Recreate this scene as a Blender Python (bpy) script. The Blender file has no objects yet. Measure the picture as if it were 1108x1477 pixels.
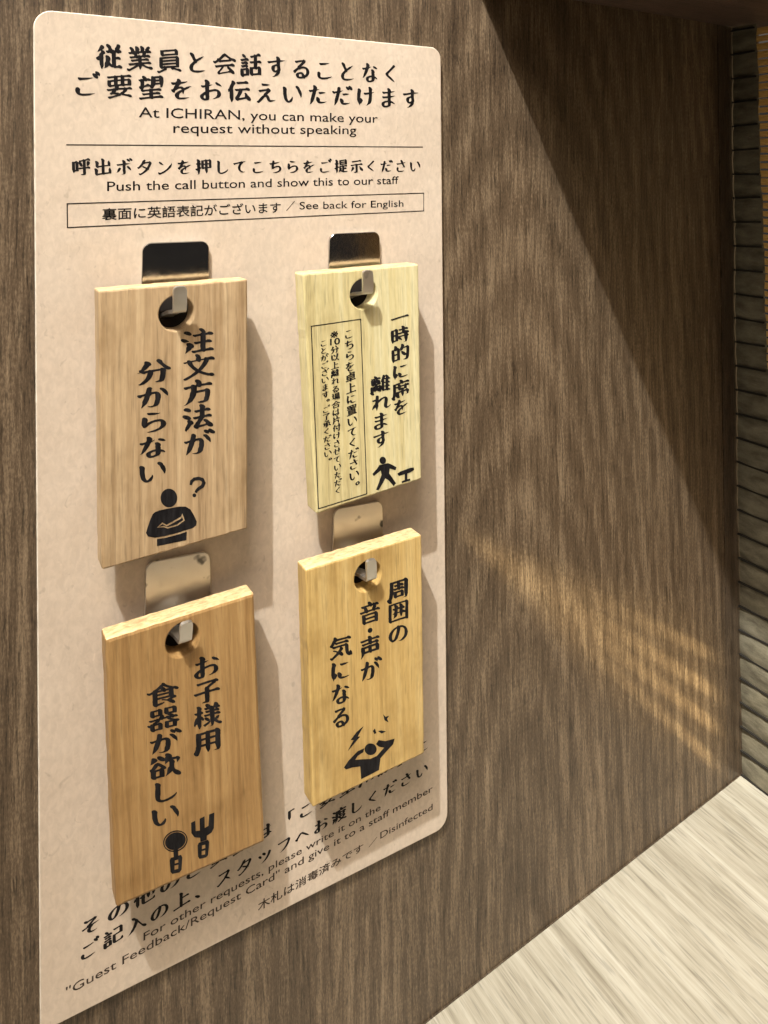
# Wooden request tags hanging on a kraft-paper notice board in a dark walnut dining booth.
import bpy, bmesh, math, random
from mathutils import Vector, Matrix
import numpy as np

D = 0.20                      # distance of the camera from the walnut partition (m)
scene = bpy.context.scene
col = scene.collection

# ------------------------------------------------------------------ camera
YAW, PITCH, ROLL = 0.520, 0.00806, 0.00993
FPX, CX, CY, W0, H0 = 1122.0, 553.5, 239.6, 1108.0, 1477.0
def _axes():
    f = Vector((math.sin(YAW)*math.cos(PITCH), math.cos(YAW)*math.cos(PITCH), math.sin(PITCH)))
    r = Vector((math.cos(YAW), -math.sin(YAW), 0.0))
    d = f.cross(r)
    return (math.cos(ROLL)*r + math.sin(ROLL)*d), (-math.sin(ROLL)*r + math.cos(ROLL)*d), f
AR, AD, AF = _axes()
CAM = Vector((0.0, -D, 0.0))
cam_data = bpy.data.cameras.new('camera')
cam = bpy.data.objects.new('camera', cam_data); col.objects.link(cam)
cam.matrix_world = Matrix(((AR.x, -AD.x, -AF.x, CAM.x), (AR.y, -AD.y, -AF.y, CAM.y), (AR.z, -AD.z, -AF.z, CAM.z), (0, 0, 0, 1)))
cam_data.sensor_fit = 'HORIZONTAL'; cam_data.sensor_width = 36.0
cam_data.lens = FPX/W0*36.0
cam_data.shift_x = (W0/2 - CX)/W0
cam_data.shift_y = -(H0/2 - CY)/W0
cam_data.clip_start = 0.005; cam_data.clip_end = 30.0
scene.camera = cam

# ------------------------------------------------------------------ world, lamps, exposure
world = bpy.data.worlds.new('World'); scene.world = world; world.use_nodes = True
bg = world.node_tree.nodes['Background']
bg.inputs['Strength'].default_value = 1.0
_nt = world.node_tree                      # dim room: lit ceiling above, dark fittings at eye level
_tc = _nt.nodes.new('ShaderNodeTexCoord'); _sp = _nt.nodes.new('ShaderNodeSeparateXYZ'); _rp = _nt.nodes.new('ShaderNodeValToRGB')
_nt.links.new(_tc.outputs['Generated'], _sp.inputs[0]); _nt.links.new(_sp.outputs['Z'], _rp.inputs['Fac'])
_e = _rp.color_ramp.elements
_e[0].position = 0.12; _e[0].color = (0.030, 0.027, 0.025, 1); _e[1].position = 0.55; _e[1].color = (0.92, 0.78, 0.62, 1)
_nt.links.new(_rp.outputs['Color'], bg.inputs['Color'])

XC_ = 1.363*D
FAN0, FAN1 = Vector((0.683*D, 0, -0.546*D)), Vector((1.347*D, 0, -1.093*D))
def fan_nodes(o, p0, p1):
    """emission of the lamp as a fan of streaks: azimuth about the axis to p0, zero towards p1"""
    bpy.context.view_layer.update()
    q = o.matrix_world.inverted() @ p1; q0 = (q.x/-q.z, q.y/-q.z); az = math.atan2(q0[1], q0[0]); rmax = math.hypot(*q0)
    l = o.data; l.use_nodes = True; nt = l.node_tree; em = nt.nodes['Emission']
    tc = nt.nodes.new('ShaderNodeTexCoord'); sp = nt.nodes.new('ShaderNodeSeparateXYZ'); nt.links.new(tc.outputs['Normal'], sp.inputs[0])
    def M(op, x, y=None):
        n = nt.nodes.new('ShaderNodeMath'); n.operation = op
        for i, w in enumerate((x, y)):
            if w is None: continue
            if isinstance(w, (int, float)): n.inputs[i].default_value = w
            else: nt.links.new(w, n.inputs[i])
        return n.outputs[0]
    z = M('ABSOLUTE', sp.outputs['Z'])
    u = M('DIVIDE', sp.outputs['X'], z); v = M('DIVIDE', sp.outputs['Y'], z)
    c, s = math.cos(az), math.sin(az)
    a = M('ADD', M('MULTIPLY', u, c), M('MULTIPLY', v, s)); b = M('SUBTRACT', M('MULTIPLY', v, c), M('MULTIPLY', u, s))
    ang = M('ARCTAN2', b, a); rad = M('DIVIDE', M('SQRT', M('ADD', M('MULTIPLY', u, u), M('MULTIPLY', v, v))), rmax)
    def ramp(x, stops):
        r = nt.nodes.new('ShaderNodeValToRGB'); e = r.color_ramp.elements
        while len(e) < len(stops): e.new(0.5)
        for el, (p, k) in zip(e, stops): el.position = p; el.color = (k, k, k, 1)
        nt.links.new(x, r.inputs['Fac']); return r.outputs['Color']
    t = M('ADD', M('MULTIPLY', ang, 1.6), 0.5)
    st = ramp(t, FAN_STREAKS)
    soft = ramp(t, [(0.08, 0), (0.34, 0.16), (0.50, 0.30), (0.64, 0.20), (0.92, 0)])
    near = ramp(rad, [(0.0, 1.0), (0.45, 0.45), (0.62, 0.0)]); far = ramp(rad, [(0.30, 0.0), (0.70, 0.55), (0.90, 1.0), (0.955, 0.15), (1.0, 0.05)])
    tot = M('ADD', M('MULTIPLY', M('MULTIPLY', soft, 0.75), ramp(rad, [(0.0, 0.15), (0.15, 0.9), (0.5, 0.95), (0.85, 0.7), (0.98, 0.1)])), M('MULTIPLY', M('MULTIPLY', st, 1.35), far))
    nt.links.new(tot, em.inputs['Strength'])
FAN_STREAKS = [(0.0, 0), (0.30, 0), (0.320, 0.8), (0.34, 0.02), (0.435, 0.02), (0.452, 1.0), (0.469, 0.02), (0.562, 0.02), (0.578, 1.0), (0.594, 0.02), (0.70, 0.02), (0.715, 0.7), (0.73, 0.0), (1.0, 0)]
LAMP = Vector((-2.0*D, -2.3*D, 5.45*D))
def lamp(name, kind, loc, power, color, **kw):
    l = bpy.data.lights.new(name, kind); l.energy = power; l.color = color
    for k, v in kw.items(): setattr(l, k, v)
    o = bpy.data.objects.new(name, l); col.objects.link(o); o.location = loc
    return o
def aim(o, target):
    o.rotation_euler = (Vector(target) - o.location).to_track_quat('-Z', 'Y').to_euler()
key = lamp('ceiling_downlight', 'SPOT', LAMP, 143.0, (1.0, 0.99, 0.93), shadow_soft_size=0.011, spot_size=math.radians(27), spot_blend=1.0)
aim(key, (1.22*D, -0.05*D, -0.30*D))
fill_light = lamp('soft_fill_area', 'AREA', (-1.6*D, -2.6*D, 5.0*D), 19.5, (1.0, 0.84, 0.68), shape='SQUARE', size=0.40)  # soft fill lamp added to brighten the shadows on the board
aim(fill_light, (0.4*D, 0, -0.4*D))
backlamp = lamp('kitchen_lamp', 'AREA', (XC_ + 0.16, -0.16, -0.05), 0.32, (1.0, 0.72, 0.36), shape='RECTANGLE', size=0.30, size_y=0.34)
aim(backlamp, (XC_, -0.16, -0.05))
# added spot imitates light reflected off a hook: thin golden streaks on the partition
fan = lamp('streak_helper_spot', 'SPOT', (-0.6*D, -2.0*D, 2.4*D), 400.0, (1.0, 0.83, 0.50), shadow_soft_size=0.002, spot_size=math.radians(40), spot_blend=0.1)
aim(fan, FAN0)

fan_nodes(fan, FAN0, FAN1)
scene.view_settings.view_transform = 'Standard'; scene.view_settings.look = 'None'
scene.view_settings.exposure = 0.0; scene.view_settings.gamma = 1.0
scene.view_settings.use_curve_mapping = False

# ------------------------------------------------------------------ helpers
def ray(px, py):
    return (AR*((px-CX)/FPX) + AD*((py-CY)/FPX) + AF)
def at_y(px, py, y):
    v = ray(px, py); return CAM + v*((y - CAM.y)/v.y)
def at_x(px, py, x):
    v = ray(px, py); return CAM + v*((x - CAM.x)/v.x)
def at_plane(px, py, p, n):
    v = ray(px, py); return CAM + v*((p - CAM).dot(n)/v.dot(n))

def link_mesh(name, verts, faces, mat, parent=None, smooth=False, matrix=None):
    me = bpy.data.meshes.new(name); me.from_pydata([tuple(v) for v in verts], [], faces); me.update()
    if mat: me.materials.append(mat)
    o = bpy.data.objects.new(name, me); col.objects.link(o)
    if matrix is not None: o.matrix_world = matrix
    if parent: o.parent = parent
    if smooth:
        me.polygons.foreach_set('use_smooth', [True]*len(me.polygons))
    return o
def tag(o, label, cat, group=None, kind=None):
    o['label'] = label; o['category'] = cat
    if group: o['group'] = group
    if kind: o['kind'] = kind
    return o
def curve_mesh(loops, extrude=0.0, bevel=0.0, res=2):
    """filled flat shape (holes allowed) in the XY plane -> (verts, faces), extruded by +-extrude along Z"""
    c = bpy.data.curves.new('outline', 'CURVE'); c.dimensions = '2D'; c.fill_mode = 'BOTH'
    c.extrude = max(extrude - bevel, 0.0); c.bevel_depth = bevel; c.bevel_resolution = res; c.offset = -bevel
    for l in loops:
        s = c.splines.new('POLY'); s.points.add(len(l)-1); s.use_cyclic_u = True
        for p, q in zip(s.points, l): p.co = (q[0], q[1], 0, 1)
    o = bpy.data.objects.new('outline', c); col.objects.link(o)
    bpy.context.view_layer.update()
    m = o.to_mesh()
    v = [tuple(x.co) for x in m.vertices]; f = [tuple(p.vertices) for p in m.polygons]
    o.to_mesh_clear(); bpy.data.objects.remove(o); bpy.data.curves.remove(c)
    return v, f
def round_poly(pts, r, n=6):
    """polygon with rounded corners; r one radius or one per corner"""
    out = []; k = len(pts)
    for i in range(k):
        p = Vector(pts[i]); a = Vector(pts[i-1]) - p; b = Vector(pts[(i+1) % k]) - p
        rr = r[i] if isinstance(r, (list, tuple)) else r
        a.normalize(); b.normalize()
        ang = a.angle(b)/2; t = rr/math.tan(ang); cdir = (a+b).normalized(); c = p + cdir*(rr/math.sin(ang))
        s = p + a*t - c; e = p + b*t - c
        tot = s.angle_signed(e)
        for j in range(n+1):
            th = -tot*j/n
            out.append((c.x + s.x*math.cos(th) - s.y*math.sin(th), c.y + s.x*math.sin(th) + s.y*math.cos(th)))
    return out
def ellipse(cx, cy, rx, ry, n=28, rot=0.0):
    o = []
    for i in range(n):
        t = 2*math.pi*i/n; x = rx*math.cos(t); y = ry*math.sin(t)
        o.append((cx + x*math.cos(rot) - y*math.sin(rot), cy + x*math.sin(rot) + y*math.cos(rot)))
    return o
def bar(pts, w):
    """outline of a thick poly-line; w one width or one per point"""
    L = []; R = []; n = len(pts)
    ws = w if isinstance(w, (list, tuple)) else [w]*n
    for i in range(n):
        p = Vector(pts[i]); a = Vector(pts[max(i-1, 0)]); b = Vector(pts[min(i+1, n-1)])
        d = (b-a).normalized(); q = Vector((-d.y, d.x))*ws[i]/2
        L.append(tuple(p+q)); R.append(tuple(p-q))
    return L + R[::-1]
def box_mesh(x0, x1, y0, y1, z0, z1):
    v = [(x, y, z) for x in (x0, x1) for y in (y0, y1) for z in (z0, z1)]
    f = [(0, 1, 3, 2), (4, 6, 7, 5), (0, 4, 5, 1), (2, 3, 7, 6), (0, 2, 6, 4), (1, 5, 7, 3)]
    return v, f

# ------------------------------------------------------------------ materials
def mat(name):
    m = bpy.data.materials.new(name); m.use_nodes = True
    nt = m.node_tree; return m, nt, nt.nodes['Principled BSDF']
def N(nt, t, **kw):
    n = nt.nodes.new(t)
    for k, v in kw.items():
        if k in n.inputs: n.inputs[k].default_value = v
        else: setattr(n, k, v)
    return n
def coords(nt, scale, loc=(0, 0, 0), rot=(0, 0, 0)):
    tc = N(nt, 'ShaderNodeTexCoord'); mp = N(nt, 'ShaderNodeMapping')
    mp.inputs['Scale'].default_value = scale; mp.inputs['Location'].default_value = loc; mp.inputs['Rotation'].default_value = rot
    nt.links.new(tc.outputs['Object'], mp.inputs['Vector']); return mp.outputs['Vector']
def noise(nt, vec, scale=1.0, detail=4.0, rough=0.55, dist=0.0):
    n = N(nt, 'ShaderNodeTexNoise'); n.inputs['Scale'].default_value = scale; n.inputs['Detail'].default_value = detail
    n.inputs['Roughness'].default_value = rough; n.inputs['Distortion'].default_value = dist
    nt.links.new(vec, n.inputs['Vector']); return n.outputs['Fac']
def ramp(nt, fac, stops):
    r = N(nt, 'ShaderNodeValToRGB'); e = r.color_ramp.elements
    while len(e) < len(stops): e.new(0.5)
    for el, (p, c) in zip(e, stops):
        el.position = p; el.color = (*c, 1) if len(c) == 3 else c
    nt.links.new(fac, r.inputs['Fac']); return r.outputs['Color']
def mix(nt, fac, a, b, mode='MIX'):
    m = N(nt, 'ShaderNodeMix', data_type='RGBA', blend_type=mode)
    for s, v in ((0, fac), (6, a), (7, b)):
        if isinstance(v, (int, float)): m.inputs[s].default_value = v
        elif isinstance(v, tuple): m.inputs[s].default_value = (*v, 1)
        else: nt.links.new(v, m.inputs[s])
    return m.outputs[2]
def math_n(nt, op, a, b=None):
    m = N(nt, 'ShaderNodeMath', operation=op)
    for i, v in enumerate((a, b)):
        if v is None: continue
        if isinstance(v, (int, float)): m.inputs[i].default_value = v
        else: nt.links.new(v, m.inputs[i])
    return m.outputs[0]
def bump(nt, bsdf, h, strength, dist):
    b = N(nt, 'ShaderNodeBump'); b.inputs['Strength'].default_value = strength; b.inputs['Distance'].default_value = dist
    nt.links.new(h, b.inputs['Height']); nt.links.new(b.outputs['Normal'], bsdf.inputs['Normal'])
def g(v): return (v, v, v)

def walnut(name, dark, mid, light, grain='Z', rings=True, rough=0.42):
    m, nt, b = mat(name)
    def sc(across, along, thru):
        return {'Z': (across, thru, along), 'X': (along, across, thru), 'Y': (across, along, thru)}[grain]
    # a slow sideways wander keeps the grain from running ruler-straight
    tc = N(nt, 'ShaderNodeTexCoord'); wn = N(nt, 'ShaderNodeTexNoise'); wn.inputs['Scale'].default_value = 1.0; wn.inputs['Detail'].default_value = 3.0
    mp = N(nt, 'ShaderNodeMapping'); mp.inputs['Scale'].default_value = sc(30, 9, 10); nt.links.new(tc.outputs['Object'], mp.inputs['Vector']); nt.links.new(mp.outputs[0], wn.inputs['Vector'])
    off = N(nt, 'ShaderNodeVectorMath', operation='MULTIPLY_ADD'); nt.links.new(wn.outputs['Color'], off.inputs[0])
    off.inputs[1].default_value = sc(0.006, 0.0, 0.0); nt.links.new(tc.outputs['Object'], off.inputs[2])
    def wc(scale, loc=(0, 0, 0)):
        m2 = N(nt, 'ShaderNodeMapping'); m2.inputs['Scale'].default_value = scale; m2.inputs['Location'].default_value = loc
        nt.links.new(off.outputs[0], m2.inputs['Vector']); return m2.outputs[0]
    warp = noise(nt, coords(nt, sc(34, 10, 5)), 1.0, 3.0)
    fine = noise(nt, wc(sc(1250, 70, 30)), 1.0, 6.0, 0.72)
    med = noise(nt, wc(sc(240, 6, 8), (3, 1, 2)), 1.0, 6.0, 0.70)
    pore = noise(nt, wc(sc(1700, 130, 30), (7, 2, 5)), 1.0, 3.0, 0.6)
    grit = noise(nt, wc(sc(2600, 900, 30), (1, 2, 5)), 1.0, 2.0, 0.6)
    f = math_n(nt, 'ADD', math_n(nt, 'MULTIPLY', fine, 0.50), math_n(nt, 'MULTIPLY', med, 0.50))
    if rings:
        w = N(nt, 'ShaderNodeTexWave', wave_type='RINGS', rings_direction='SPHERICAL', wave_profile='SIN')
        w.inputs['Scale'].default_value = 62.0; w.inputs['Distortion'].default_value = 3.4; w.inputs['Detail'].default_value = 4.0
        w.inputs['Detail Scale'].default_value = 0.8; w.inputs['Detail Roughness'].default_value = 0.65
        nt.links.new(wc((1.0, 1.0, 0.20), (-0.84*D, 0.02, 0.30*D)), w.inputs['Vector'])
        f = math_n(nt, 'ADD', math_n(nt, 'MULTIPLY', f, 0.945), math_n(nt, 'MULTIPLY', w.outputs['Fac'], 0.055))
    f = math_n(nt, 'ADD', f, math_n(nt, 'MULTIPLY', math_n(nt, 'SUBTRACT', grit, 0.5), 0.32))
    c = ramp(nt, f, [(0.32, dark), (0.50, mid), (0.70, light)])
    p = ramp(nt, pore, [(0.36, g(0.30)), (0.46, g(1.0))])
    c = mix(nt, 0.8, c, p, 'MULTIPLY')
    big = ramp(nt, warp, [(0.3, g(0.86)), (0.7, g(1.06))])
    c = mix(nt, 1.0, c, big, 'MULTIPLY')
    nt.links.new(c, b.inputs['Base Color'])
    b.inputs['Roughness'].default_value = rough
    b.inputs['Specular IOR Level'].default_value = 0.45
    h = math_n(nt, 'ADD', math_n(nt, 'MULTIPLY', fine, 0.6), math_n(nt, 'MULTIPLY', pore, 0.6))
    bump(nt, b, h, 0.35, 0.0005)
    return m
M_WALL = walnut('walnut_laminate', (0.022, 0.0140, 0.0085), (0.104, 0.073, 0.046), (0.300, 0.228, 0.150))
M_TRIM = walnut('dark_walnut_edge', (0.025, 0.017, 0.011), (0.075, 0.053, 0.035), (0.17, 0.125, 0.085), rings=False)
M_SHELF = walnut('walnut_shelf', (0.045, 0.030, 0.024), (0.105, 0.072, 0.060), (0.20, 0.145, 0.120), grain='X', rings=False)

def counter_mat():
    m, nt, b = mat('pale_ash_laminate')
    warp = noise(nt, coords(nt, (10, 5, 5)), 1.0, 2.0)
    band = noise(nt, coords(nt, (230, 8.0, 5), rot=(0, 0, 0.06)), 1.0, 4.0, 0.6, 0.5)
    fine = noise(nt, coords(nt, (1000, 34, 10)), 1.0, 5.0, 0.68)
    pore = noise(nt, coords(nt, (1500, 90, 10), loc=(4, 2, 1)), 1.0, 2.0, 0.5)
    f = math_n(nt, 'ADD', math_n(nt, 'MULTIPLY', band, 0.52), math_n(nt, 'MULTIPLY', fine, 0.48))
    c = ramp(nt, f, [(0.34, (0.175, 0.156, 0.116)), (0.48, (0.300, 0.280, 0.222)), (0.64, (0.405, 0.388, 0.325))])
    p = ramp(nt, pore, [(0.33, g(0.62)), (0.45, g(1.0))])
    c = mix(nt, 0.7, c, p, 'MULTIPLY')
    nt.links.new(c, b.inputs['Base Color']); b.inputs['Roughness'].default_value = 0.45
    bump(nt, b, f, 0.35, 0.0004)
    return m
M_COUNTER = counter_mat()

def kraft():
    m, nt, b = mat('kraft_card')
    blot = noise(nt, coords(nt, (38, 38, 38)), 1.0, 5.0, 0.6)
    fib = noise(nt, coords(nt, (700, 700, 420)), 1.0, 3.0, 0.6, 0.6)
    fleck = noise(nt, coords(nt, (430, 430, 300), loc=(3, 3, 3)), 1.0, 2.0, 0.5, 1.2)
    c = ramp(nt, blot, [(0.32, (0.530, 0.445, 0.360)), (0.68, (0.580, 0.497, 0.412))])
    c = mix(nt, 0.35, c, ramp(nt, fib, [(0.35, g(0.78)), (0.65, g(1.15))]), 'MULTIPLY')
    c = mix(nt, 0.4, c, ramp(nt, fleck, [(0.27, g(0.62)), (0.34, g(1.0)), (0.70, g(1.0)), (0.76, g(1.25))]), 'MULTIPLY')
    nt.links.new(c, b.inputs['Base Color']); b.inputs['Roughness'].default_value = 0.55
    b.inputs['Specular IOR Level'].default_value = 0.3
    dent = noise(nt, coords(nt, (55, 55, 40), loc=(1, 5, 2)), 1.0, 4.0, 0.6, 0.8)
    h = math_n(nt, 'ADD', math_n(nt, 'MULTIPLY', dent, 1.0), math_n(nt, 'MULTIPLY', fib, 0.12))
    bump(nt, b, h, 0.22, 0.0012)
    return m
M_KRAFT = kraft()
M_CARD_EDGE, _nt3, _b3 = mat('card_cut_edge'); _b3.inputs['Roughness'].default_value = 0.7
_nt3.links.new(ramp(_nt3, noise(_nt3, coords(_nt3, (500, 500, 500)), 1.0, 3.0), [(0.3, (0.52, 0.46, 0.38)), (0.6, (0.76, 0.71, 0.62))]), _b3.inputs['Base Color'])
def end_grain():
    m, nt, b = mat('end_grain')
    n = noise(nt, coords(nt, (500, 1400, 300)), 1.0, 4.0, 0.65, 0.4); s = noise(nt, coords(nt, (160, 420, 100), loc=(4, 4, 4)), 1.0, 3.0)
    c = ramp(nt, n, [(0.3, (0.40, 0.26, 0.12)), (0.6, (0.66, 0.50, 0.28))])
    c = mix(nt, 0.7, c, ramp(nt, s, [(0.35, g(0.72)), (0.6, g(1.1))]), 'MULTIPLY')
    nt.links.new(c, b.inputs['Base Color']); b.inputs['Roughness'].default_value = 0.65; bump(nt, b, n, 0.5, 0.0004); return m
M_END = end_grain()

def tag_wood(name, dark, mid, light, seed, freq=1.0, bands=0.5):
    m, nt, b = mat(name)
    L = (seed*3.1, seed*1.7, seed*2.3)
    band = noise(nt, coords(nt, (150*freq, 100*freq, 5), loc=L), 1.0, 3.0, 0.55, 0.35)
    fine = noise(nt, coords(nt, (900, 600, 22), loc=L), 1.0, 4.0, 0.6)
    spark = noise(nt, coords(nt, (1500, 1500, 260), loc=L), 1.0, 2.0, 0.6)
    pore = noise(nt, coords(nt, (1700, 1200, 110), loc=L), 1.0, 2.0, 0.5)
    f = math_n(nt, 'ADD', math_n(nt, 'MULTIPLY', band, bands), math_n(nt, 'MULTIPLY', fine, 1.0-bands))
    c = ramp(nt, f, [(0.32, dark), (0.50, mid), (0.68, light)])
    c = mix(nt, 0.55, c, ramp(nt, pore, [(0.31, g(0.6)), (0.42, g(1.0))]), 'MULTIPLY')
    c = mix(nt, 0.5, c, ramp(nt, spark, [(0.3, g(0.85)), (0.7, g(1.15))]), 'MULTIPLY')
    stain = noise(nt, coords(nt, (70, 70, 55), loc=L), 1.0, 4.0, 0.6)
    c = mix(nt, 1.0, c, ramp(nt, stain, [(0.30, (0.80, 0.77, 0.72)), (0.46, g(1.0)), (0.70, g(1.05))]), 'MULTIPLY')
    nt.links.new(c, b.inputs['Base Color']); b.inputs['Roughness'].default_value = 0.48
    b.inputs['Specular IOR Level'].default_value = 0.35
    bump(nt, b, fine, 0.35, 0.0003)
    return m

def ink(name, colr, wear=0.0):
    m, nt, b = mat(name)
    n = noise(nt, coords(nt, (800, 800, 160)), 1.0, 3.0, 0.6)
    lo = tuple(v*0.7 for v in colr); hi = tuple(v*1.5 + wear for v in colr)
    nt.links.new(ramp(nt, n, [(0.4, lo), (0.72, hi)]), b.inputs['Base Color'])
    b.inputs['Roughness'].default_value = 0.6; b.inputs['Specular IOR Level'].default_value = 0.15
    return m
M_INK = ink('black_ink', (0.008, 0.0075, 0.009), 0.008)
M_PRINT = ink('printed_black', (0.008, 0.007, 0.008), 0.004)
M_SMALL = ink('printed_small_black', (0.050, 0.036, 0.028), 0.01)

def steel(name, base, rough, spots):
    m, nt, b = mat(name)
    n = noise(nt, coords(nt, (300, 300, 300)), 1.0, 4.0, 0.6)
    s = noise(nt, coords(nt, (240, 240, 240), loc=(2, 7, 1)), 1.0, 2.0, 0.5)
    c = mix(nt, 1.0, (base, base*0.97, base*0.92), ramp(nt, s, [(0.28, g(spots)), (0.36, g(1.0))]), 'MULTIPLY')
    nt.links.new(c, b.inputs['Base Color']); b.inputs['Metallic'].default_value = 1.0
    r = ramp(nt, n, [(0.3, g(rough*0.75)), (0.7, g(rough*1.3))])
    nt.links.new(r, b.inputs['Roughness'])
    bump(nt, b, n, 0.10, 0.0003)
    return m
M_STEEL = steel('polished_steel', 0.55, 0.13, 0.6)
M_WORN = steel('worn_steel', 0.80, 0.46, 0.22)
M_HOLE_SHADE, _nt4, _b4 = mat('hole_shade_dark'); _b4.inputs['Base Color'].default_value = (0.014, 0.009, 0.007, 1); _b4.inputs['Roughness'].default_value = 0.8  # near-black stands in for the shade inside the tag holes
M_TONGUE = steel('tongue_steel', 0.66, 0.42, 0.55)

# ------------------------------------------------------------------ the booth
Y_BOARD = -0.0016
pA, pB = at_y(610.5, 1476.7, 0), at_y(1063.8, 1120.7, 0)       # foot of the partition
XC = (at_y(1063.8, 1120.7, 0).x + at_y(1048.4, 37.6, 0).x)/2   # end of the partition
ZS0, ZS1 = at_y(825.4, 0, 0), at_y(1048.4, 37.6, 0)            # underside of the shelf
slope = (pB.z - pA.z)/(pB.x - pA.x)
def zc(x): return pA.z + slope*(x - pA.x)
sslope = (ZS1.z - ZS0.z)/(ZS1.x - ZS0.x)
def zs(x): return ZS0.z + sslope*(x - ZS0.x)
print('XC', XC/D, 'counter', zc(0)/D, zc(XC)/D, 'shelf', zs(.76*D)/D, zs(XC)/D)

XT = at_y(1042, 600, 0).x
v, f = box_mesh(-2.6*D, XT, 0.0, 0.09*D, zc(0)-0.25*D, 1.6*D)
wall = link_mesh('partition_wall', v, f, M_WALL)
tag(wall, 'dark walnut laminate partition wall behind the kraft notice board', 'partition wall')
v, f = box_mesh(XT + 0.0004, XC + 0.02, -0.0001, 0.09*D, zc(0)-0.25*D, 1.6*D)
link_mesh('edge_strip', v, f, M_TRIM, wall)

# counter: slab whose top follows the foot of the partition
x0, x1, yb, yf, th = -2.6*D, XC + 0.9*D, 0.09*D, -2.6*D, 0.12*D
v = [(x, y, zc(x) - t) for x in (x0, x1) for y in (0.0, yf) for t in (0.0, th)]
f = [(0, 1, 3, 2), (4, 6, 7, 5), (0, 4, 5, 1), (2, 3, 7, 6), (0, 2, 6, 4), (1, 5, 7, 3)]
counter = link_mesh('counter', v, f, M_COUNTER)
v, f = box_mesh(-2.6*D, XC + 0.004, -0.00045, -0.0002, 0, 0.0003)
v = [(x, y, zc(x) + z) for x, y, z in v]
link_mesh('seam', v, f, M_TRIM, counter)
tag(counter, 'pale ash wood grain counter at the foot of the walnut partition', 'counter')

XS = 0.745*D
v = [(x, y, zs(x) + t) for x in (XS, XC + 0.5*D) for y in (-0.0001, -2.6*D) for t in (0.0, 0.09*D)]
shelf = link_mesh('overhead_shelf', v, f, M_SHELF)
tag(shelf, 'dark walnut shelf overhead whose underside meets the partition top right', 'shelf')

# ------------------------------------------------------------------ bamboo blind at the back of the booth
def cloth():
    m, nt, b = mat('olive_cloth')
    n = noise(nt, coords(nt, (60, 120, 320)), 1.0, 4.0, 0.6)
    w = noise(nt, coords(nt, (2500, 2500, 2500)), 1.0, 2.0)
    c = ramp(nt, n, [(0.3, (0.085, 0.075, 0.050)), (0.7, (0.20, 0.182, 0.130))])
    c = mix(nt, 0.4, c, ramp(nt, w, [(0.3, g(0.7)), (0.7, g(1.2))]), 'MULTIPLY')
    nt.links.new(c, b.inputs['Base Color']); b.inputs['Roughness'].default_value = 0.85
    bump(nt, b, n, 0.4, 0.001)
    return m
def bamboo():
    m, nt, b = mat('bamboo')
    n = noise(nt, coords(nt, (500, 22, 500)), 1.0, 4.0, 0.6)
    q = noise(nt, coords(nt, (1, 3, 260)), 1.0, 1.0)
    c = ramp(nt, n, [(0.3, (0.22, 0.125, 0.045)), (0.7, (0.44, 0.28, 0.115))])
    c = mix(nt, 0.8, c, ramp(nt, q, [(0.35, g(0.65)), (0.65, g(1.2))]), 'MULTIPLY')
    nt.links.new(c, b.inputs['Base Color']); b.inputs['Roughness'].default_value = 0.4
    tr = N(nt, 'ShaderNodeBsdfTranslucent'); nt.links.new(mix(nt, 1.0, c, (1.0, 0.8, 0.5), 'SCREEN'), tr.inputs['Color'])
    mx = N(nt, 'ShaderNodeMixShader'); mx.inputs[0].default_value = 0.5
    nt.links.new(b.outputs[0], mx.inputs[1]); nt.links.new(tr.outputs[0], mx.inputs[2])
    nt.links.new(mx.outputs[0], nt.nodes['Material Output'].inputs['Surface'])
    return m
M_CLOTH, M_BAMBOO = cloth(), bamboo()
blind = bpy.data.objects.new('bamboo_blind', None); col.objects.link(blind); blind.location = (XC + 0.006, -0.3*D, zc(XC))
tag(blind, 'bamboo slat blind with olive cloth edging behind the walnut partition', 'blind')
bpy.context.view_layer.update()
inv = blind.matrix_world.inverted()
rnd = random.Random(4)
PITCH_S = 0.0031
z_lo, z_hi = zc(XC) + 0.0005, zs(XC) - 0.0005
def y_edge(z):          # inner edge of the cloth border (leans a little)
    k = (z_hi - z)/(z_hi - z_lo)
    return at_x(1085, 60, XC).y*(1-k) + at_x(1122, 1120, XC).y*k
V = []; F = []
nz, ny = 420, 10
for i in range(nz+1):
    z = z_lo + (z_hi - z_lo)*i/nz
    ye = y_edge(z)
    u = (z - z_lo)/(0.0095)
    k = u - math.floor(u)
    puff = (math.sin(math.pi*min(k/0.92, 1.0)))**0.6*0.0005
    for j in range(ny+1):
        t = j/ny
        wob = 0.0003*math.sin(z*260 + t*2.0)*t + 0.0003*math.sin(z*97 + 1)
        V.append(inv @ Vector((XC + 0.003 - puff - wob - 0.0008*math.sin(math.pi*t), -0.0003 + (ye + 0.0003)*t, z + 0.0006*t*math.sin(z*60))))
for i in range(nz):
    for j in range(ny):
        a = i*(ny+1) + j; F.append((a, a+ny+1, a+ny+2, a+1))
link_mesh('cloth_border', V, F, M_CLOTH, blind, smooth=True)
V = []; F = []
zz = z_lo
while zz < z_hi:                                # dark binding cords in the creases of the cloth
    ye = y_edge(zz); n = 8; b0 = len(V); dz = rnd.uniform(-0.0002, 0.0007)
    for j in range(n+1):
        t = j/n; y = -0.0004 + (ye + 0.0010)*t
        for s in (-1, 1):
            for dx in (0.0, 0.0008):
                V.append(inv @ Vector((XC + 0.0016 - 0.0002*math.sin(zz*260 + t*2.0)*t + dx, y, zz + dz*t + s*0.00032)))
    for j in range(n):
        q = b0 + 4*j
        F += [(q, q+4, q+6, q+2), (q+1, q+3, q+7, q+5), (q, q+1, q+5, q+4), (q+2, q+6, q+7, q+3)]
    zz += 0.0095
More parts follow.
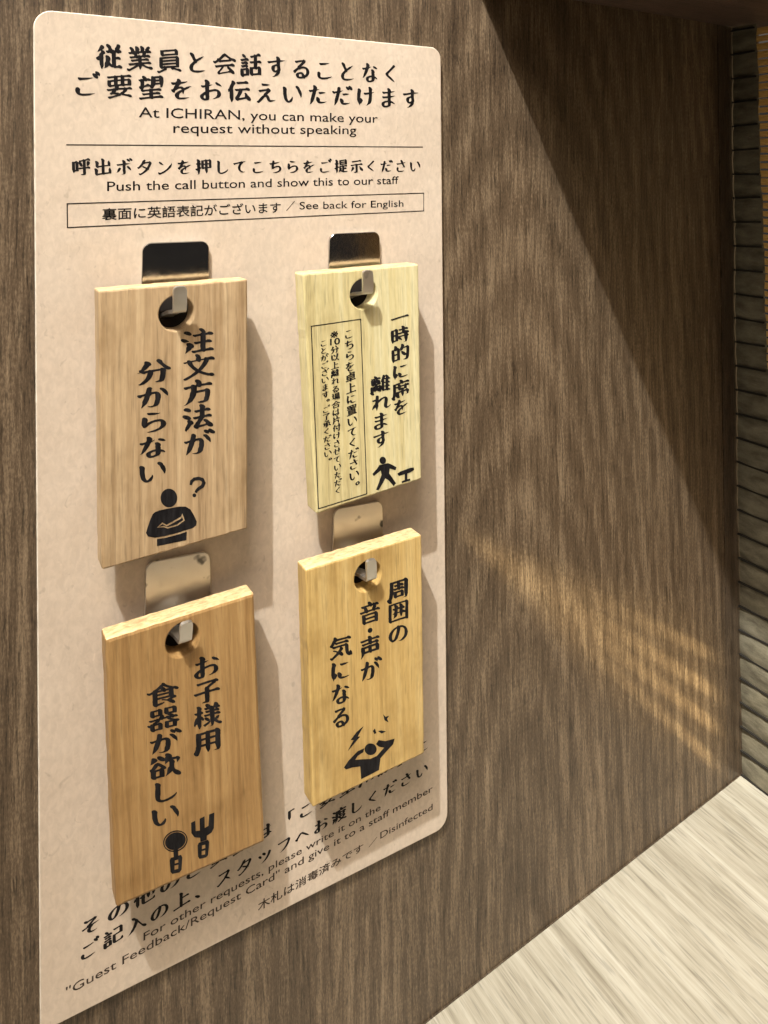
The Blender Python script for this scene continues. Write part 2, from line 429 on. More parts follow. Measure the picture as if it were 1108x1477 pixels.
M_CORD, _nt2, _b2 = mat('dark_cord'); _b2.inputs['Base Color'].default_value = (0.012, 0.010, 0.007, 1); _b2.inputs['Roughness'].default_value = 0.8
link_mesh('binding_cord', V, F, M_CORD, blind)
V = []; F = []
z = z_lo + 0.002
while z < z_hi - 0.001:
    r = PITCH_S*0.5*rnd.uniform(0.66, 0.88); b0 = len(V); ns = 8
    dx = rnd.uniform(-0.0004, 0.0004); dz = rnd.uniform(-0.0006, 0.0006)
    for y, zz in ((y_edge(z) + 0.004, z), (-1.6*D, z + dz)):
        for k in range(ns):
            a = 2*math.pi*k/ns
            V.append(inv @ Vector((XC + 0.006 + dx + r*math.cos(a)*0.7, y, zz + r*math.sin(a))))
    for k in range(ns):
        F.append((b0+k, b0+(k+1) % ns, b0+ns+(k+1) % ns, b0+ns+k))
    F += [tuple(b0+k for k in range(ns))[::-1], tuple(b0+ns+k for k in range(ns))]
    z += PITCH_S
link_mesh('slats', V, F, M_BAMBOO, blind)
V = []; F = []
for y in (-0.42*D, -0.80*D, -1.2*D):          # binding threads
    v, f4 = box_mesh(XC + 0.0034, XC + 0.0042, y - 0.0006, y + 0.0006, z_lo, z_hi)
    b0 = len(V); V += [inv @ Vector(q) for q in v]; F += [tuple(b0 + i for i in q) for q in f4]
link_mesh('binding_thread', V, F, M_CLOTH, blind)
# brush lettering outlines: 500 units to the em, origin at (100, 100)
GLYPH = {
'0': [[192,83,156,104,121,144,106,180,95,248,117,348,148,398,220,433,252,434,290,412,316,385,332,360,346,292,344,218,336,180,322,148,293,116,240,90,208,82],[204,131,197,136,183,180,183,204,175,236,178,288,190,336,207,372,220,383,236,386,250,380,263,344,270,284,268,244,256,172,244,145,228,134]],
'1': [[220,107,212,119,184,204,186,288,181,328,184,380,175,416,182,432,200,439,224,433,248,416,264,396,271,372,262,344,265,288,260,256,261,160,234,108,228,105]],
'、': [[228,67,204,76,184,90,140,140,127,168,129,180,136,188,156,190,196,174,224,156,248,133,262,108,263,84,252,70]],
'。': [[176,40,144,48,117,72,97,112,96,144,111,168,148,195,196,214,232,214,264,196,285,172,297,140,296,108,278,84,246,64,208,45],[180,88,173,92,171,104,170,132,174,148,187,164,212,170,218,156,219,108,204,91]],
'「': [[440,235,420,276,403,328,404,504,408,536,413,544,424,549,444,546,516,554,540,562,552,560,568,550,578,536,582,520,577,512,568,509,532,513,477,504,483,348,481,292,451,236,448,233]],
'」': [[200,36,136,39,128,48,180,76,218,84,216,188,221,244,215,332,204,372,208,384,216,391,236,395,260,387,280,372,297,352,306,328,305,312,295,296,296,268,290,212,296,68,292,52,280,42,252,45]],
'い': [[252,87,228,98,206,116,179,152,169,176,149,272,146,384,140,412,144,432,156,440,176,441,196,432,214,416,227,392,230,376,226,348,226,288,236,196,241,176,260,135,268,133,280,139,320,188,331,204,340,235,357,204,358,188,351,148,332,112,288,90],[528,207,524,212,524,228,519,244,476,324,450,392,430,412,418,432,416,453,428,468,456,467,488,446,504,424,514,396,535,364,552,312,554,280,545,228]],
'え': [[188,56,172,62,160,73,152,88,153,100,160,106,175,108,212,159,259,212,289,232,300,267,328,290,357,324,308,319,224,296,211,300,196,312,189,328,192,340,360,373,380,391,396,390,416,380,440,352,445,336,443,324,368,248,394,228,409,208,436,134,516,133,536,143,542,140,540,135,528,124,484,105,440,90,416,91,392,104,373,124,344,191,324,195,240,96,200,59],[284,435,264,448,253,464,252,480,264,488,296,482,344,482,432,464,422,456,364,439]],
'お': [[224,68,184,83,160,101,140,132,135,160,141,180,151,192,196,231,239,260,240,348,224,347,200,337,188,339,165,356,157,376,160,386,168,390,204,388,236,392,240,448,229,480,229,496,240,510,260,514,296,500,325,468,333,436,320,406,385,412,378,404,319,372,317,332,320,297,412,321,448,322,480,314,505,300,530,272,544,244,549,212,546,192,536,172,504,139,416,112,380,110,380,115,428,137,450,160,470,200,468,264,464,269,448,274,404,277,320,250,318,192,322,156,316,112,309,92,293,80],[228,115,214,124,211,156,221,176,236,193,243,164,245,116],[552,375,540,384,520,385,500,394,476,398,460,408,438,436,436,452,440,461,452,468,468,466,524,432,559,392,558,376]],
'か': [[176,88,192,176,192,208,225,324,188,316,181,296,164,293,148,299,132,312,122,328,120,344,132,357,184,359,231,372,238,388,255,476,264,487,284,499,300,500,320,488,332,468,332,456,324,448,323,392,376,399,396,396,427,376,448,344,454,324,457,280,438,160,420,119,408,108,388,98,344,91,304,90,284,98,269,116,265,124,268,126,296,111,332,117,348,127,355,144,376,244,373,344,368,353,324,348,320,331,304,320,286,240,256,168,184,87],[552,289,490,364,466,404,441,428,434,448,441,464,460,467,492,455,512,437,533,408,552,372,560,340,559,296,556,288]],
'が': [[172,82,168,88,190,228,217,320,200,318,180,308,164,309,144,324,135,348,144,358,176,356,224,368,234,384,248,480,260,492,284,493,308,477,321,456,323,440,316,388,359,396,388,394,418,376,440,344,447,316,448,236,429,140,398,104,344,89,292,91,276,100,266,112,268,116,288,107,308,108,336,118,348,132,354,188,368,236,366,268,372,320,364,349,316,344,308,329,297,320,293,288,260,184,231,140],[544,287,523,316,483,356,457,400,437,420,429,440,436,455,464,456,484,448,503,432,527,400,545,368,550,344,551,292,548,285],[584,448,555,460,528,484,516,454,475,472,456,488,445,504,440,524,444,539,456,547,472,546,508,527,511,548,520,557,540,555,560,545,608,501,621,476,621,464,616,454,600,448]],
'く': [[428,106,344,145,228,226,202,252,190,284,191,296,197,308,276,372,375,476,386,492,404,499,420,494,432,484,441,468,440,456,312,338,270,292,267,280,276,254,336,214,391,164,428,116,433,108]],
'け': [[200,92,180,136,152,180,139,228,143,348,155,424,155,456,164,474,180,480,196,477,213,468,229,452,238,436,241,412,227,368,216,264,236,258,256,244,272,224,279,204,276,188,260,172,248,144,238,136,212,126,204,92],[348,96,347,100,368,105,377,116,398,160,420,288,421,348,332,334,316,341,304,352,296,376,308,387,348,385,420,396,419,468,411,492,410,508,422,524,444,526,479,508,503,476,508,456,498,432,499,400,528,402,548,414,553,412,538,392,498,372,494,228,486,192,467,152,456,139,392,100,372,94]],
'こ': [[264,84,212,100,191,120,176,144,170,172,173,228,181,240,200,249,225,244,247,220,249,208,244,156,252,134,280,127,328,127,480,145,490,148,504,162,510,160,508,147,496,134,412,96,332,82,284,80],[252,387,235,396,221,412,218,428,228,439,260,436,336,443,464,448,464,444,436,430,364,405]],
'ご': [[268,76,232,82,204,95,184,112,169,136,159,164,158,196,168,228,192,244,204,243,220,236,240,212,243,200,238,172,238,140,244,126,272,119,312,120,489,136,489,132,481,128,392,90,324,77],[240,379,220,391,208,408,206,428,216,436,272,432,461,444,444,430,360,400,272,385,252,377],[512,427,488,440,467,460,451,484,446,508,451,524,464,531,502,524,494,544,495,560,504,570,516,573,540,567,560,552,575,532,581,512,572,477,564,478,548,489,534,492,547,464,547,440,532,425]],
'さ': [[256,76,232,84,208,101,192,120,179,148,174,176,178,204,188,241,204,255,224,255,236,251,257,228,260,200,251,172,250,152,255,132,268,120,320,116,420,121,448,126,474,140,470,128,460,116,396,88,332,76],[472,240,456,246,378,252,392,259,434,268,436,272,374,372,240,353,228,344,216,343,200,349,183,364,175,380,176,394,188,402,216,395,236,396,352,410,349,444,330,472,323,496,328,514,344,524,360,524,380,517,412,492,429,460,429,444,425,432,428,426,500,440,520,455,524,452,521,440,510,428,445,392,461,344,491,296,498,276,496,248,486,240]],
'ざ': [[252,72,216,86,194,104,174,132,165,160,166,188,185,232,192,241,220,254,244,248,261,224,260,212,250,204,248,176,250,140,258,120,304,112,328,117,428,120,445,124,468,144,473,140,464,118,452,107,412,89,364,73,276,68],[472,236,452,242,373,248,430,264,432,268,388,336,376,366,248,351,212,343,196,348,183,360,175,376,177,388,188,394,216,390,272,394,346,408,348,412,343,440,324,492,326,512,336,522,352,525,368,521,400,499,419,468,418,440,424,427,481,444,484,484,479,508,484,511,516,476,533,428,527,416,512,414,492,402,443,384,445,360,491,272,489,244],[568,463,536,484,514,512,505,544,509,556,516,562,536,562,556,552,579,532,592,512,600,488,598,472,588,463]],
'し': [[304,68,268,77,242,92,219,116,205,144,197,204,199,316,204,376,202,432,196,464,200,478,212,487,236,485,259,472,278,452,288,428,281,392,280,232,275,200,276,144,286,120,328,113,394,132,448,163,489,192,508,208,516,226,526,212,524,197,499,152,457,112,394,84,340,71]],
'す': [[268,83,256,87,254,92,280,96,299,108,349,176,320,172,300,175,276,186,256,203,242,224,233,248,231,268,237,296,244,309,264,325,350,356,351,388,348,391,292,384,224,370,188,357,172,362,157,376,149,392,152,404,160,409,252,416,344,434,349,464,341,484,340,500,348,514,364,520,392,513,416,496,433,472,440,443,544,442,544,437,435,404,433,400,427,336,443,244,440,224,428,200,426,172,418,156,386,124,364,110,296,83],[316,218,310,244,317,292,332,308,356,311,363,280,364,244,356,232,344,229,335,220]],
'せ': [[272,88,240,110,217,148,209,188,208,292,168,278,152,279,130,296,124,308,124,320,132,328,168,332,210,344,209,408,196,452,202,468,216,477,236,476,256,468,276,452,292,432,300,400,288,376,288,359,404,386,411,436,400,484,400,504,404,512,416,520,444,517,475,496,493,468,496,448,483,404,540,392,541,388,512,362,485,356,482,276,468,249,452,233,412,229,366,232,417,252,405,312,404,341,288,315,288,176,292,136,296,130,308,128,344,134,424,135,488,143,493,140,465,124,384,91,288,86]],
'そ': [[344,88,316,98,292,115,278,132,264,160,259,192,262,212,271,236,288,260,276,264,236,254,188,233,176,237,161,248,152,272,160,282,212,288,247,300,251,320,261,336,286,352,374,440,284,421,279,412,268,405,244,407,216,424,196,452,193,476,196,484,207,492,236,489,268,466,316,474,384,479,392,493,404,497,424,492,444,477,468,473,469,468,452,464,456,444,444,419,403,388,344,328,360,323,388,330,432,334,521,332,388,286,374,256,352,238,343,224,334,188,333,160,340,144,352,132,388,121,428,117,456,123,461,120,447,108,424,99,384,89]],
'た': [[160,70,179,92,188,188,231,348,228,352,216,350,192,340,176,343,155,360,148,384,160,395,188,392,236,399,248,416,250,448,244,480,247,492,260,503,280,503,308,488,332,460,338,436,328,412,368,416,384,422,386,416,324,379,320,364,312,355,309,328,274,200,251,144,203,84],[384,99,360,108,343,120,316,156,311,180,311,224,317,236,330,244,344,245,360,240,391,212,400,184,394,156,396,147,428,141,500,141,525,144,540,155,546,152,532,133,500,119,432,100],[392,307,376,320,368,332,368,348,376,354,448,361,526,348,526,344,468,322,408,305]],
'だ': [[160,67,157,72,165,76,168,84,176,192,217,340,212,343,192,342,180,329,172,327,152,331,125,356,119,372,120,383,128,392,136,394,152,391,168,381,224,391,231,404,237,456,244,476,256,485,284,490,304,477,314,460,312,402,368,412,372,412,372,408,308,369,305,352,295,344,262,204,241,148,189,80],[376,88,356,93,336,103,318,120,305,140,297,164,292,212,296,225,308,234,324,234,340,229,372,204,387,172,380,140,383,136,488,132,512,136,524,146,531,144,520,127,491,112,424,91],[388,296,372,302,358,316,353,332,360,343,396,345,432,353,496,344,512,336,456,313,423,308],[492,424,468,433,446,452,433,476,433,496,440,504,456,508,492,494,493,512,504,524,520,526,540,519,562,504,582,480,592,456,589,432,576,422,560,422,540,431,520,447,504,423]],
'ち': [[280,88,260,103,260,108,284,100,308,106,413,144,444,165,456,191,462,216,461,248,456,267,440,275,404,277,352,266,312,246,299,236,288,218,276,215,248,218,220,195,218,204,224,236,219,248,215,304,226,360,196,353,176,358,155,380,152,400,164,408,224,405,239,428,248,484,264,496,288,495,312,476,321,448,320,422,364,432,464,443,484,454,486,448,476,435,415,404,384,392,316,378,305,356,290,288,388,321,440,324,476,314,508,292,531,260,540,220,533,180,516,156,498,140,448,109,404,92,368,85]],
'て': [[388,111,332,138,308,158,281,200,269,252,268,276,285,328,318,384,341,408,192,373,188,356,176,351,156,357,138,372,129,392,135,408,144,411,168,409,228,423,368,458,384,468,412,459,490,468,520,466,432,428,431,416,421,400,396,379,360,316,348,264,349,212,367,172,436,136,460,132,490,140,482,128,460,116,416,108]],
'で': [[388,108,352,118,320,138,302,156,278,200,266,252,274,300,290,340,315,376,341,404,216,374,180,359,164,365,148,380,142,396,146,408,192,412,268,434,368,455,380,463,408,456,496,466,521,464,432,427,421,400,392,376,356,312,342,240,346,204,364,172,380,157,420,135,456,128,480,135,484,132,476,123,456,113,404,106],[484,307,452,324,433,340,421,360,418,380,424,392,440,398,460,394,480,381,484,409,492,415,508,416,536,403,561,380,578,352,582,324,572,309,556,306,536,313,504,335,495,308]],
'と': [[276,84,236,95,212,111,191,140,181,172,183,196,197,236,271,312,229,396,197,448,198,472,204,480,216,485,248,478,278,452,289,432,301,388,324,349,380,386,466,420,476,423,479,420,412,350,344,304,340,283,302,264,267,216,259,164,268,136,292,128,396,129,500,140,501,136,452,112,388,89,336,81]],
'な': [[304,72,274,88,253,112,244,144,247,172,260,188,300,210,340,224,388,232,381,288,385,316,377,336,376,356,384,368,392,372,420,369,450,348,467,320,470,304,462,280,469,244,469,216,496,204,519,184,534,164,532,144,528,142,516,153,472,167,460,120,444,100,363,72],[320,115,317,152,324,167,355,184,388,185,387,136,381,124,352,113],[160,164,156,168,172,180,190,252,225,352,212,352,192,344,176,347,155,364,150,376,150,388,160,395,188,393,236,400,251,420,253,460,250,484,253,496,268,506,292,503,320,484,337,460,342,436,330,416,356,419,372,430,375,420,358,404,324,384,316,364,305,356,301,332,284,292,233,212,192,173],[500,375,437,400,423,420,424,435,444,443,456,443,504,424,542,384,532,377]],
'に': [[192,80,179,124,156,160,140,220,143,308,151,372,163,420,155,456,163,472,180,478,200,474,220,462,238,444,249,424,251,400,233,380,221,252,258,228,270,212,277,192,273,176,256,163,244,136,208,111,200,79],[372,108,348,110,328,117,308,132,293,152,284,172,281,200,272,228,274,244,284,256,300,260,320,255,340,244,360,225,370,208,376,188,364,156,436,150,516,158,534,164,532,156,522,148,484,132,428,114],[356,392,340,402,330,416,328,432,336,440,380,439,420,444,512,440,517,436,444,404,368,390]],
'の': [[220,104,192,113,155,144,133,180,121,232,131,280,146,324,193,380,244,420,316,454,322,468,336,475,372,463,396,468,448,458,512,423,551,368,572,296,562,244,550,208,517,164,470,128,416,111,376,106,344,120,380,122,419,148,460,192,480,225,491,272,489,352,480,375,459,400,444,410,399,420,377,304,331,176,291,132,240,108],[224,152,216,156,207,176,202,220,202,252,219,308,252,360,288,390,313,404,313,380,294,292,264,203,244,163]],
'は': [[188,79,172,124,151,160,134,220,147,372,168,464,179,472,204,477,222,468,235,452,235,416,213,268,256,241,284,198,352,236,415,244,409,360,380,357,344,341,332,342,305,360,296,376,295,388,299,396,308,400,356,394,409,404,412,444,399,484,401,504,408,513,424,518,440,516,460,506,484,484,499,456,499,440,487,420,486,408,537,408,488,383,488,312,493,232,525,212,542,188,544,177,520,170,496,179,488,138,473,116,412,90,380,85,332,87,304,98,277,124,266,144,262,164,256,165,240,132,205,112,196,80,192,76],[348,130,341,164,352,185,418,200,414,152,408,139,388,131]],
'へ': [[172,171,152,181,133,200,123,220,124,240,132,248,152,251,162,260,200,308,230,360,252,382,272,394,316,409,332,406,352,395,414,336,487,260,546,176,540,175,484,205,448,228,312,362,211,220,204,208,207,188,203,176,188,169]],
'ま': [[240,64,208,76,184,101,172,132,176,168,188,183,256,215,324,227,326,280,252,277,236,269,224,269,208,277,196,288,189,312,200,323,244,318,320,326,322,384,320,389,276,385,236,374,224,375,208,384,196,396,190,412,191,424,204,431,248,424,323,432,323,456,312,496,320,512,336,518,364,511,388,494,406,468,412,442,504,449,502,444,400,404,399,372,404,335,504,344,506,340,404,297,400,256,404,224,452,205,496,168,511,148,448,160,408,174,403,120,396,105,386,96,340,76,308,67],[256,108,249,112,249,148,253,160,276,173,329,184,329,132,324,120,292,108]],
'み': [[180,92,164,96,146,108,122,140,116,176,128,216,144,239,175,264,208,286,264,310,271,324,287,332,291,356,328,424,256,406,244,407,228,417,217,432,214,444,220,455,324,466,336,484,348,488,368,485,388,472,406,448,412,424,404,403,384,372,368,324,372,321,456,304,462,340,456,380,460,389,472,396,488,396,504,390,534,364,547,332,535,296,535,272,560,246,566,224,556,215,520,229,503,188,459,132,384,94,364,90,340,92,336,95,373,108,396,136,434,212,447,256,446,260,420,269,360,277,352,267,340,260,320,220,312,192,287,148,264,121,224,102],[196,141,191,160,204,212,222,236,256,257,224,173,211,148]],
'ら': [[276,87,252,105,280,101,298,104,384,132,431,156,451,180,459,196,458,268,448,284,424,289,352,277,298,244,248,194,224,189,204,194,182,244,179,280,189,384,196,395,206,400,224,400,240,392,256,379,268,360,272,336,264,283,304,304,356,323,408,332,448,332,476,324,505,304,530,272,541,240,542,208,531,180,500,148,468,126,388,89,340,85],[288,432,270,444,259,460,259,476,268,482,356,474,428,456,448,461,451,456,428,440,376,428]],
'る': [[292,75,260,90,232,124,226,156,239,180,252,191,308,213,360,217,380,210,402,196,436,153,464,188,467,220,464,260,448,286,436,292,396,296,368,291,340,283,328,268,296,269,252,230,220,190,204,188,188,196,169,220,168,232,172,240,264,309,267,328,276,343,300,359,376,436,292,420,248,401,232,406,219,416,212,428,209,444,220,454,260,456,332,470,388,473,404,488,420,488,448,468,465,464,455,456,452,420,444,408,424,399,360,336,364,334,396,341,436,337,468,329,492,316,520,289,535,264,544,228,542,196,525,164,496,129,448,103,442,88,433,80,420,78,400,85,352,74],[308,118,302,140,304,163,328,173,356,168,368,124,344,117]],
'れ': [[252,83,246,88,216,183,208,172,170,144,156,115,148,116,140,152,156,212,187,260,208,271,208,291,219,316,216,349,188,336,172,336,150,352,143,372,152,384,176,385,221,396,230,480,240,492,264,500,288,488,302,468,300,370,328,394,366,416,432,440,460,437,486,420,504,396,512,364,514,316,498,208,499,160,524,164,550,176,576,210,581,208,582,200,577,172,556,148,496,112,468,116,442,136,423,168,418,208,431,296,437,388,432,394,412,388,380,370,323,316,294,296,284,260,290,236,289,196]],
'を': [[300,72,268,82,243,104,225,132,219,164,232,193,256,220,308,260,347,276,336,299,300,294,277,284,268,267,248,264,229,240,227,216,216,208,196,210,176,221,160,240,154,260,160,275,181,280,203,304,210,336,228,360,234,376,196,368,180,373,160,392,155,404,156,416,168,423,237,424,244,439,260,448,266,492,274,500,288,504,308,498,326,484,339,464,344,442,440,451,456,462,461,460,455,444,440,434,364,402,337,396,332,383,316,376,297,340,352,345,372,336,396,315,440,340,496,357,520,357,541,344,512,340,472,304,406,268,384,195,376,181,372,184,360,230,356,232,319,200,303,164,304,119,332,115,456,121,488,127,491,124,460,107,380,79]],
'ス': [[184,67,168,75,155,88,149,104,151,116,160,121,184,120,220,146,340,264,347,292,378,332,408,384,417,412,284,398,232,384,216,389,199,404,193,420,196,432,204,436,260,437,412,458,420,472,432,477,448,476,468,466,491,440,498,412,449,316,426,280,423,264,476,212,512,152,516,144,513,140,432,188,396,218,380,224,340,180,280,127,200,68]],
'タ': [[208,58,192,68,179,84,174,100,180,112,192,115,224,107,263,128,310,168,364,226,369,240,296,279,281,300,281,316,296,326,312,324,398,280,429,324,459,408,356,395,344,380,320,379,283,328,248,292,222,268,184,241,168,243,150,256,140,272,142,288,148,292,164,292,196,323,243,384,262,416,272,425,273,440,285,468,308,495,324,501,336,511,348,513,360,508,379,484,376,468,360,460,357,444,360,441,456,454,464,464,476,468,492,466,512,455,534,428,539,400,508,328,480,281,461,236,453,228,473,208,472,204,436,214,424,195,376,152,315,108,240,63,224,57]],
'ッ': [[268,75,256,79,256,84,280,86,294,96,372,181,382,200,392,209,436,292,440,320,452,348,461,388,472,395,488,397,512,387,528,364,529,332,518,308,510,272,452,180,429,152,373,108,296,75],[240,239,208,264,177,308,171,336,182,352,200,355,220,349,244,332,259,312,265,292,267,256,252,241],[352,288,324,305,285,352,278,384,282,396,292,404,312,407,336,399,361,380,379,356,385,332,380,300,368,288]],
'フ': [[244,100,225,108,260,113,288,134,360,206,406,268,449,368,456,420,260,395,212,381,196,385,180,399,172,416,174,428,184,433,236,434,452,465,472,478,488,475,504,467,529,440,535,412,523,360,507,328,494,284,477,252,428,192,384,153,352,130,276,100]],
'ボ': [[268,86,268,90,322,108,303,196,309,264,305,324,308,351,220,340,180,330,155,344,145,368,156,378,200,381,304,396,307,420,296,484,307,500,328,503,360,489,384,464,396,432,388,408,526,404,414,368,388,364,382,320,386,288,382,228,388,160,384,132,376,108,368,96,356,89,320,85],[144,136,140,140,156,155,170,216,201,272,224,285,248,277,262,260,264,244,222,176,176,146],[524,198,472,234,427,280,415,304,415,316,421,324,436,328,460,324,480,313,496,297,527,248,532,212,531,200],[492,448,452,463,428,484,416,512,416,524,424,534,440,538,460,533,500,500,505,464,501,448],[548,472,516,485,491,512,484,540,493,556,508,560,528,556,548,544,566,524,575,504,575,488,560,469]],
'ン': [[192,67,172,78,156,96,148,116,152,132,164,139,176,138,212,122,248,135,324,179,380,221,419,260,449,296,465,324,516,368,532,409,540,408,548,364,527,300,512,272,491,256,440,202,364,148,300,110,236,82,215,68],[296,355,260,363,204,392,189,408,182,424,180,436,185,448,200,454,220,450,270,412,312,356,308,352]],
'一': [[152,247,136,258,126,272,126,288,136,294,164,294,288,317,477,340,520,356,540,354,556,345,569,332,576,316,573,300,556,293,500,300,380,287,192,256,164,245]],
'上': [[156,55,141,64,131,76,127,92,132,101,172,105,288,124,292,128,294,188,289,224,295,288,292,352,294,448,283,512,286,524,296,533,312,536,328,532,360,510,378,480,380,464,369,416,370,372,444,382,468,394,488,396,520,384,531,372,538,356,533,340,516,333,468,339,372,330,368,256,374,188,370,140,472,150,508,164,528,164,548,157,563,144,573,128,573,112,564,103,548,99,500,106,372,93,368,79,356,71,340,72,312,85,196,64,168,53]],
'了': [[292,60,256,64,237,76,232,84,236,88,260,87,312,108,309,208,314,356,324,369,356,379,450,460,428,461,312,445,224,429,188,417,172,422,160,432,150,448,150,460,160,468,200,470,448,506,468,523,484,523,516,512,541,488,545,476,544,464,516,435,496,425,385,336,391,172,389,108,381,80,368,68,348,69,312,60]],
'他': [[196,55,187,64,157,148,158,268,156,272,144,260,132,255,124,259,112,288,113,304,131,340,153,352,152,370,163,408,178,432,210,504,232,517,256,510,276,489,288,493,304,491,336,474,355,452,365,428,352,376,384,390,389,408,386,496,375,524,375,544,384,556,396,561,428,554,458,532,475,504,478,484,466,460,468,439,492,447,504,467,520,470,548,460,572,436,582,412,583,336,574,300,552,250,532,239,488,233,488,237,508,244,516,252,506,324,493,388,464,378,469,284,466,260,432,200,418,208,389,284,384,337,356,326,353,292,358,256,352,224,355,120,420,120,512,133,518,136,545,176,556,183,567,176,572,160,572,113,560,102,528,93,344,68,320,75,299,92,286,112,280,132,275,204,276,272,252,285,237,308,241,324,276,332,278,336,275,384,279,412,268,454,237,384,230,344,236,316,234,112,204,56]],
'付': [[208,58,202,64,189,96,174,144,170,280,168,282,144,272,140,275,138,328,144,345,164,356,165,376,193,428,201,456,224,504,236,514,256,520,272,514,284,504,293,480,266,408,248,384,244,340,250,316,246,120,229,76,216,57],[460,80,396,88,391,96,440,120,457,124,453,144,456,240,452,388,400,383,308,365,282,380,272,404,275,412,284,416,451,432,456,476,442,524,441,540,450,556,468,562,504,550,534,520,546,488,533,452,563,428,572,404,564,390,536,385,533,380,533,172,527,104,512,87],[380,188,340,210,311,248,289,312,292,328,300,335,324,336,348,324,394,280,417,248,427,220,423,200,408,188]],
'以': [[300,84,290,88,312,96,336,121,367,168,394,228,409,240,409,268,436,360,445,416,451,488,442,516,445,536,452,545,464,550,496,545,517,532,536,512,547,492,551,472,548,458,536,444,534,404,524,342,489,216,532,197,560,175,584,136,586,108,576,96,560,91,540,95,520,105,483,140,464,188,432,152,392,123,328,91],[172,100,169,116,182,140,153,260,153,328,148,368,152,420,141,460,148,481,172,489,200,482,224,465,245,440,254,416,254,400,243,380,247,324,242,288,243,220,231,188,252,197,276,230,296,238,312,235,328,225,338,212,343,196,332,178,292,169,244,138,212,126,200,126],[364,347,328,368,301,400,274,456,275,476,284,487,308,489,336,476,381,432,399,408,409,380,404,356,388,345]],
'会': [[224,67,209,76,198,88,193,100,194,112,206,132,244,172,280,224,224,217,180,203,164,210,150,224,143,240,148,254,196,257,288,273,304,271,336,280,452,295,500,314,532,306,555,284,561,260,548,246,528,244,480,252,432,248,431,244,456,228,539,156,554,120,552,104,544,95,516,92,495,100,472,117,424,118,250,80,239,68],[248,107,246,112,252,124,320,208,334,236,400,244,393,228,398,208,413,188,437,172,440,159,396,141],[136,291,120,301,109,316,105,328,108,340,120,345,148,340,156,345,188,372,188,387,193,396,204,401,220,400,246,420,304,488,328,499,340,510,356,509,376,500,436,454,492,422,532,416,564,404,580,389,588,372,584,356,564,340,536,346,496,372,482,356,472,352,324,332,276,323,260,314,240,318,220,331,162,292,148,289],[268,368,356,451,435,400,432,388]],
'伝': [[200,54,189,64,159,148,159,276,156,281,140,269,135,272,129,292,129,324,134,340,152,348,153,368,162,384,167,408,194,460,201,508,208,516,224,520,244,513,264,498,277,480,281,460,276,446,252,416,235,376,229,344,237,312,237,116,208,58],[316,87,296,96,280,110,267,132,266,148,274,172,291,192,317,240,339,300,328,302,304,292,284,297,264,320,262,332,267,340,348,348,364,360,388,355,476,363,496,378,508,381,532,379,556,365,567,352,573,336,571,324,560,315,536,312,500,323,420,312,414,280,402,244,372,196,352,152,466,176,463,204,471,224,460,240,457,256,464,268,480,270,508,252,523,224,579,164,592,128,584,104,564,95,540,100,516,113,488,139,344,106,336,91],[328,443,311,452,298,468,295,484,304,493,436,505,452,508,476,521,492,523,524,511,538,496,544,480,540,465,524,457,452,463]],
'入': [[132,60,128,64,148,70,160,79,189,124,193,140,204,156,209,176,235,208,255,248,281,320,286,352,296,380,305,392,297,424,249,452,235,468,224,488,223,508,228,520,244,528,264,526,299,504,319,476,365,428,388,376,467,236,496,202,528,191,564,164,583,136,585,108,572,94,552,93,528,102,494,128,376,320,372,319,364,292,349,268,335,228,268,125,188,76,156,63]],
'出': [[184,55,153,72,132,104,129,200,119,240,123,256,140,268,164,265,188,251,210,228,221,196,212,168,208,120,232,119,308,133,311,136,306,224,310,256,308,299,237,288,228,274,216,269,192,275,169,292,153,324,154,388,142,452,147,468,164,478,188,474,213,460,234,436,244,404,234,368,232,332,308,344,311,348,312,468,298,520,303,536,312,544,332,545,356,536,380,516,394,492,397,472,385,448,383,428,388,354,469,364,467,444,496,485,508,484,543,408,540,336,532,325,524,322,500,326,384,312,388,280,387,148,412,146,488,154,487,240,517,284,524,286,534,276,564,204,563,132,557,116,544,110,520,115,496,113,388,99,380,87,368,81,352,83,336,92,284,86,212,72,200,57]],
'分': [[152,52,138,60,136,68,156,74,211,136,236,173,255,232,266,284,264,288,240,282,232,273,220,270,196,278,172,297,152,290,123,288,124,292,148,301,155,312,147,332,150,348,160,354,176,356,178,360,194,408,221,468,218,496,222,512,232,520,244,523,260,520,280,511,308,484,320,452,313,432,292,421,249,360,216,332,220,324,268,332,278,344,288,348,320,340,440,354,448,366,460,371,480,368,504,352,396,492,386,512,385,532,396,550,412,554,436,545,464,518,470,504,472,484,498,444,536,405,579,372,592,348,590,336,584,327,568,319,544,322,519,336,525,312,520,292,513,168,497,108,480,92,444,85,380,89,368,96,427,124,442,256,441,312,384,306,344,296,345,260,321,184,305,156,263,104,228,73,205,60,168,50]],
'卓': [[348,82,341,88,312,138,220,124,168,107,148,112,129,132,125,148,135,160,196,165,304,183,307,188,308,215,240,204,232,190,216,186,192,194,168,216,157,248,161,388,176,400,200,397,301,416,305,480,294,524,297,536,308,546,328,547,352,537,373,520,388,498,457,508,492,524,524,519,544,504,554,488,555,472,548,463,528,457,480,465,400,458,382,452,381,432,384,426,460,436,471,448,484,451,508,444,528,427,541,408,545,392,539,248,524,237,504,240,444,235,392,224,387,196,476,204,500,218,524,221,544,214,560,202,571,184,572,168,564,159,548,154,496,163,392,151,388,148,384,113,356,83],[240,249,237,276,240,282,424,310,468,312,468,280,360,270,340,280,324,281,312,276,304,259],[240,327,236,360,328,375,364,363,377,368,384,385,464,392,467,388,465,360,460,357]],
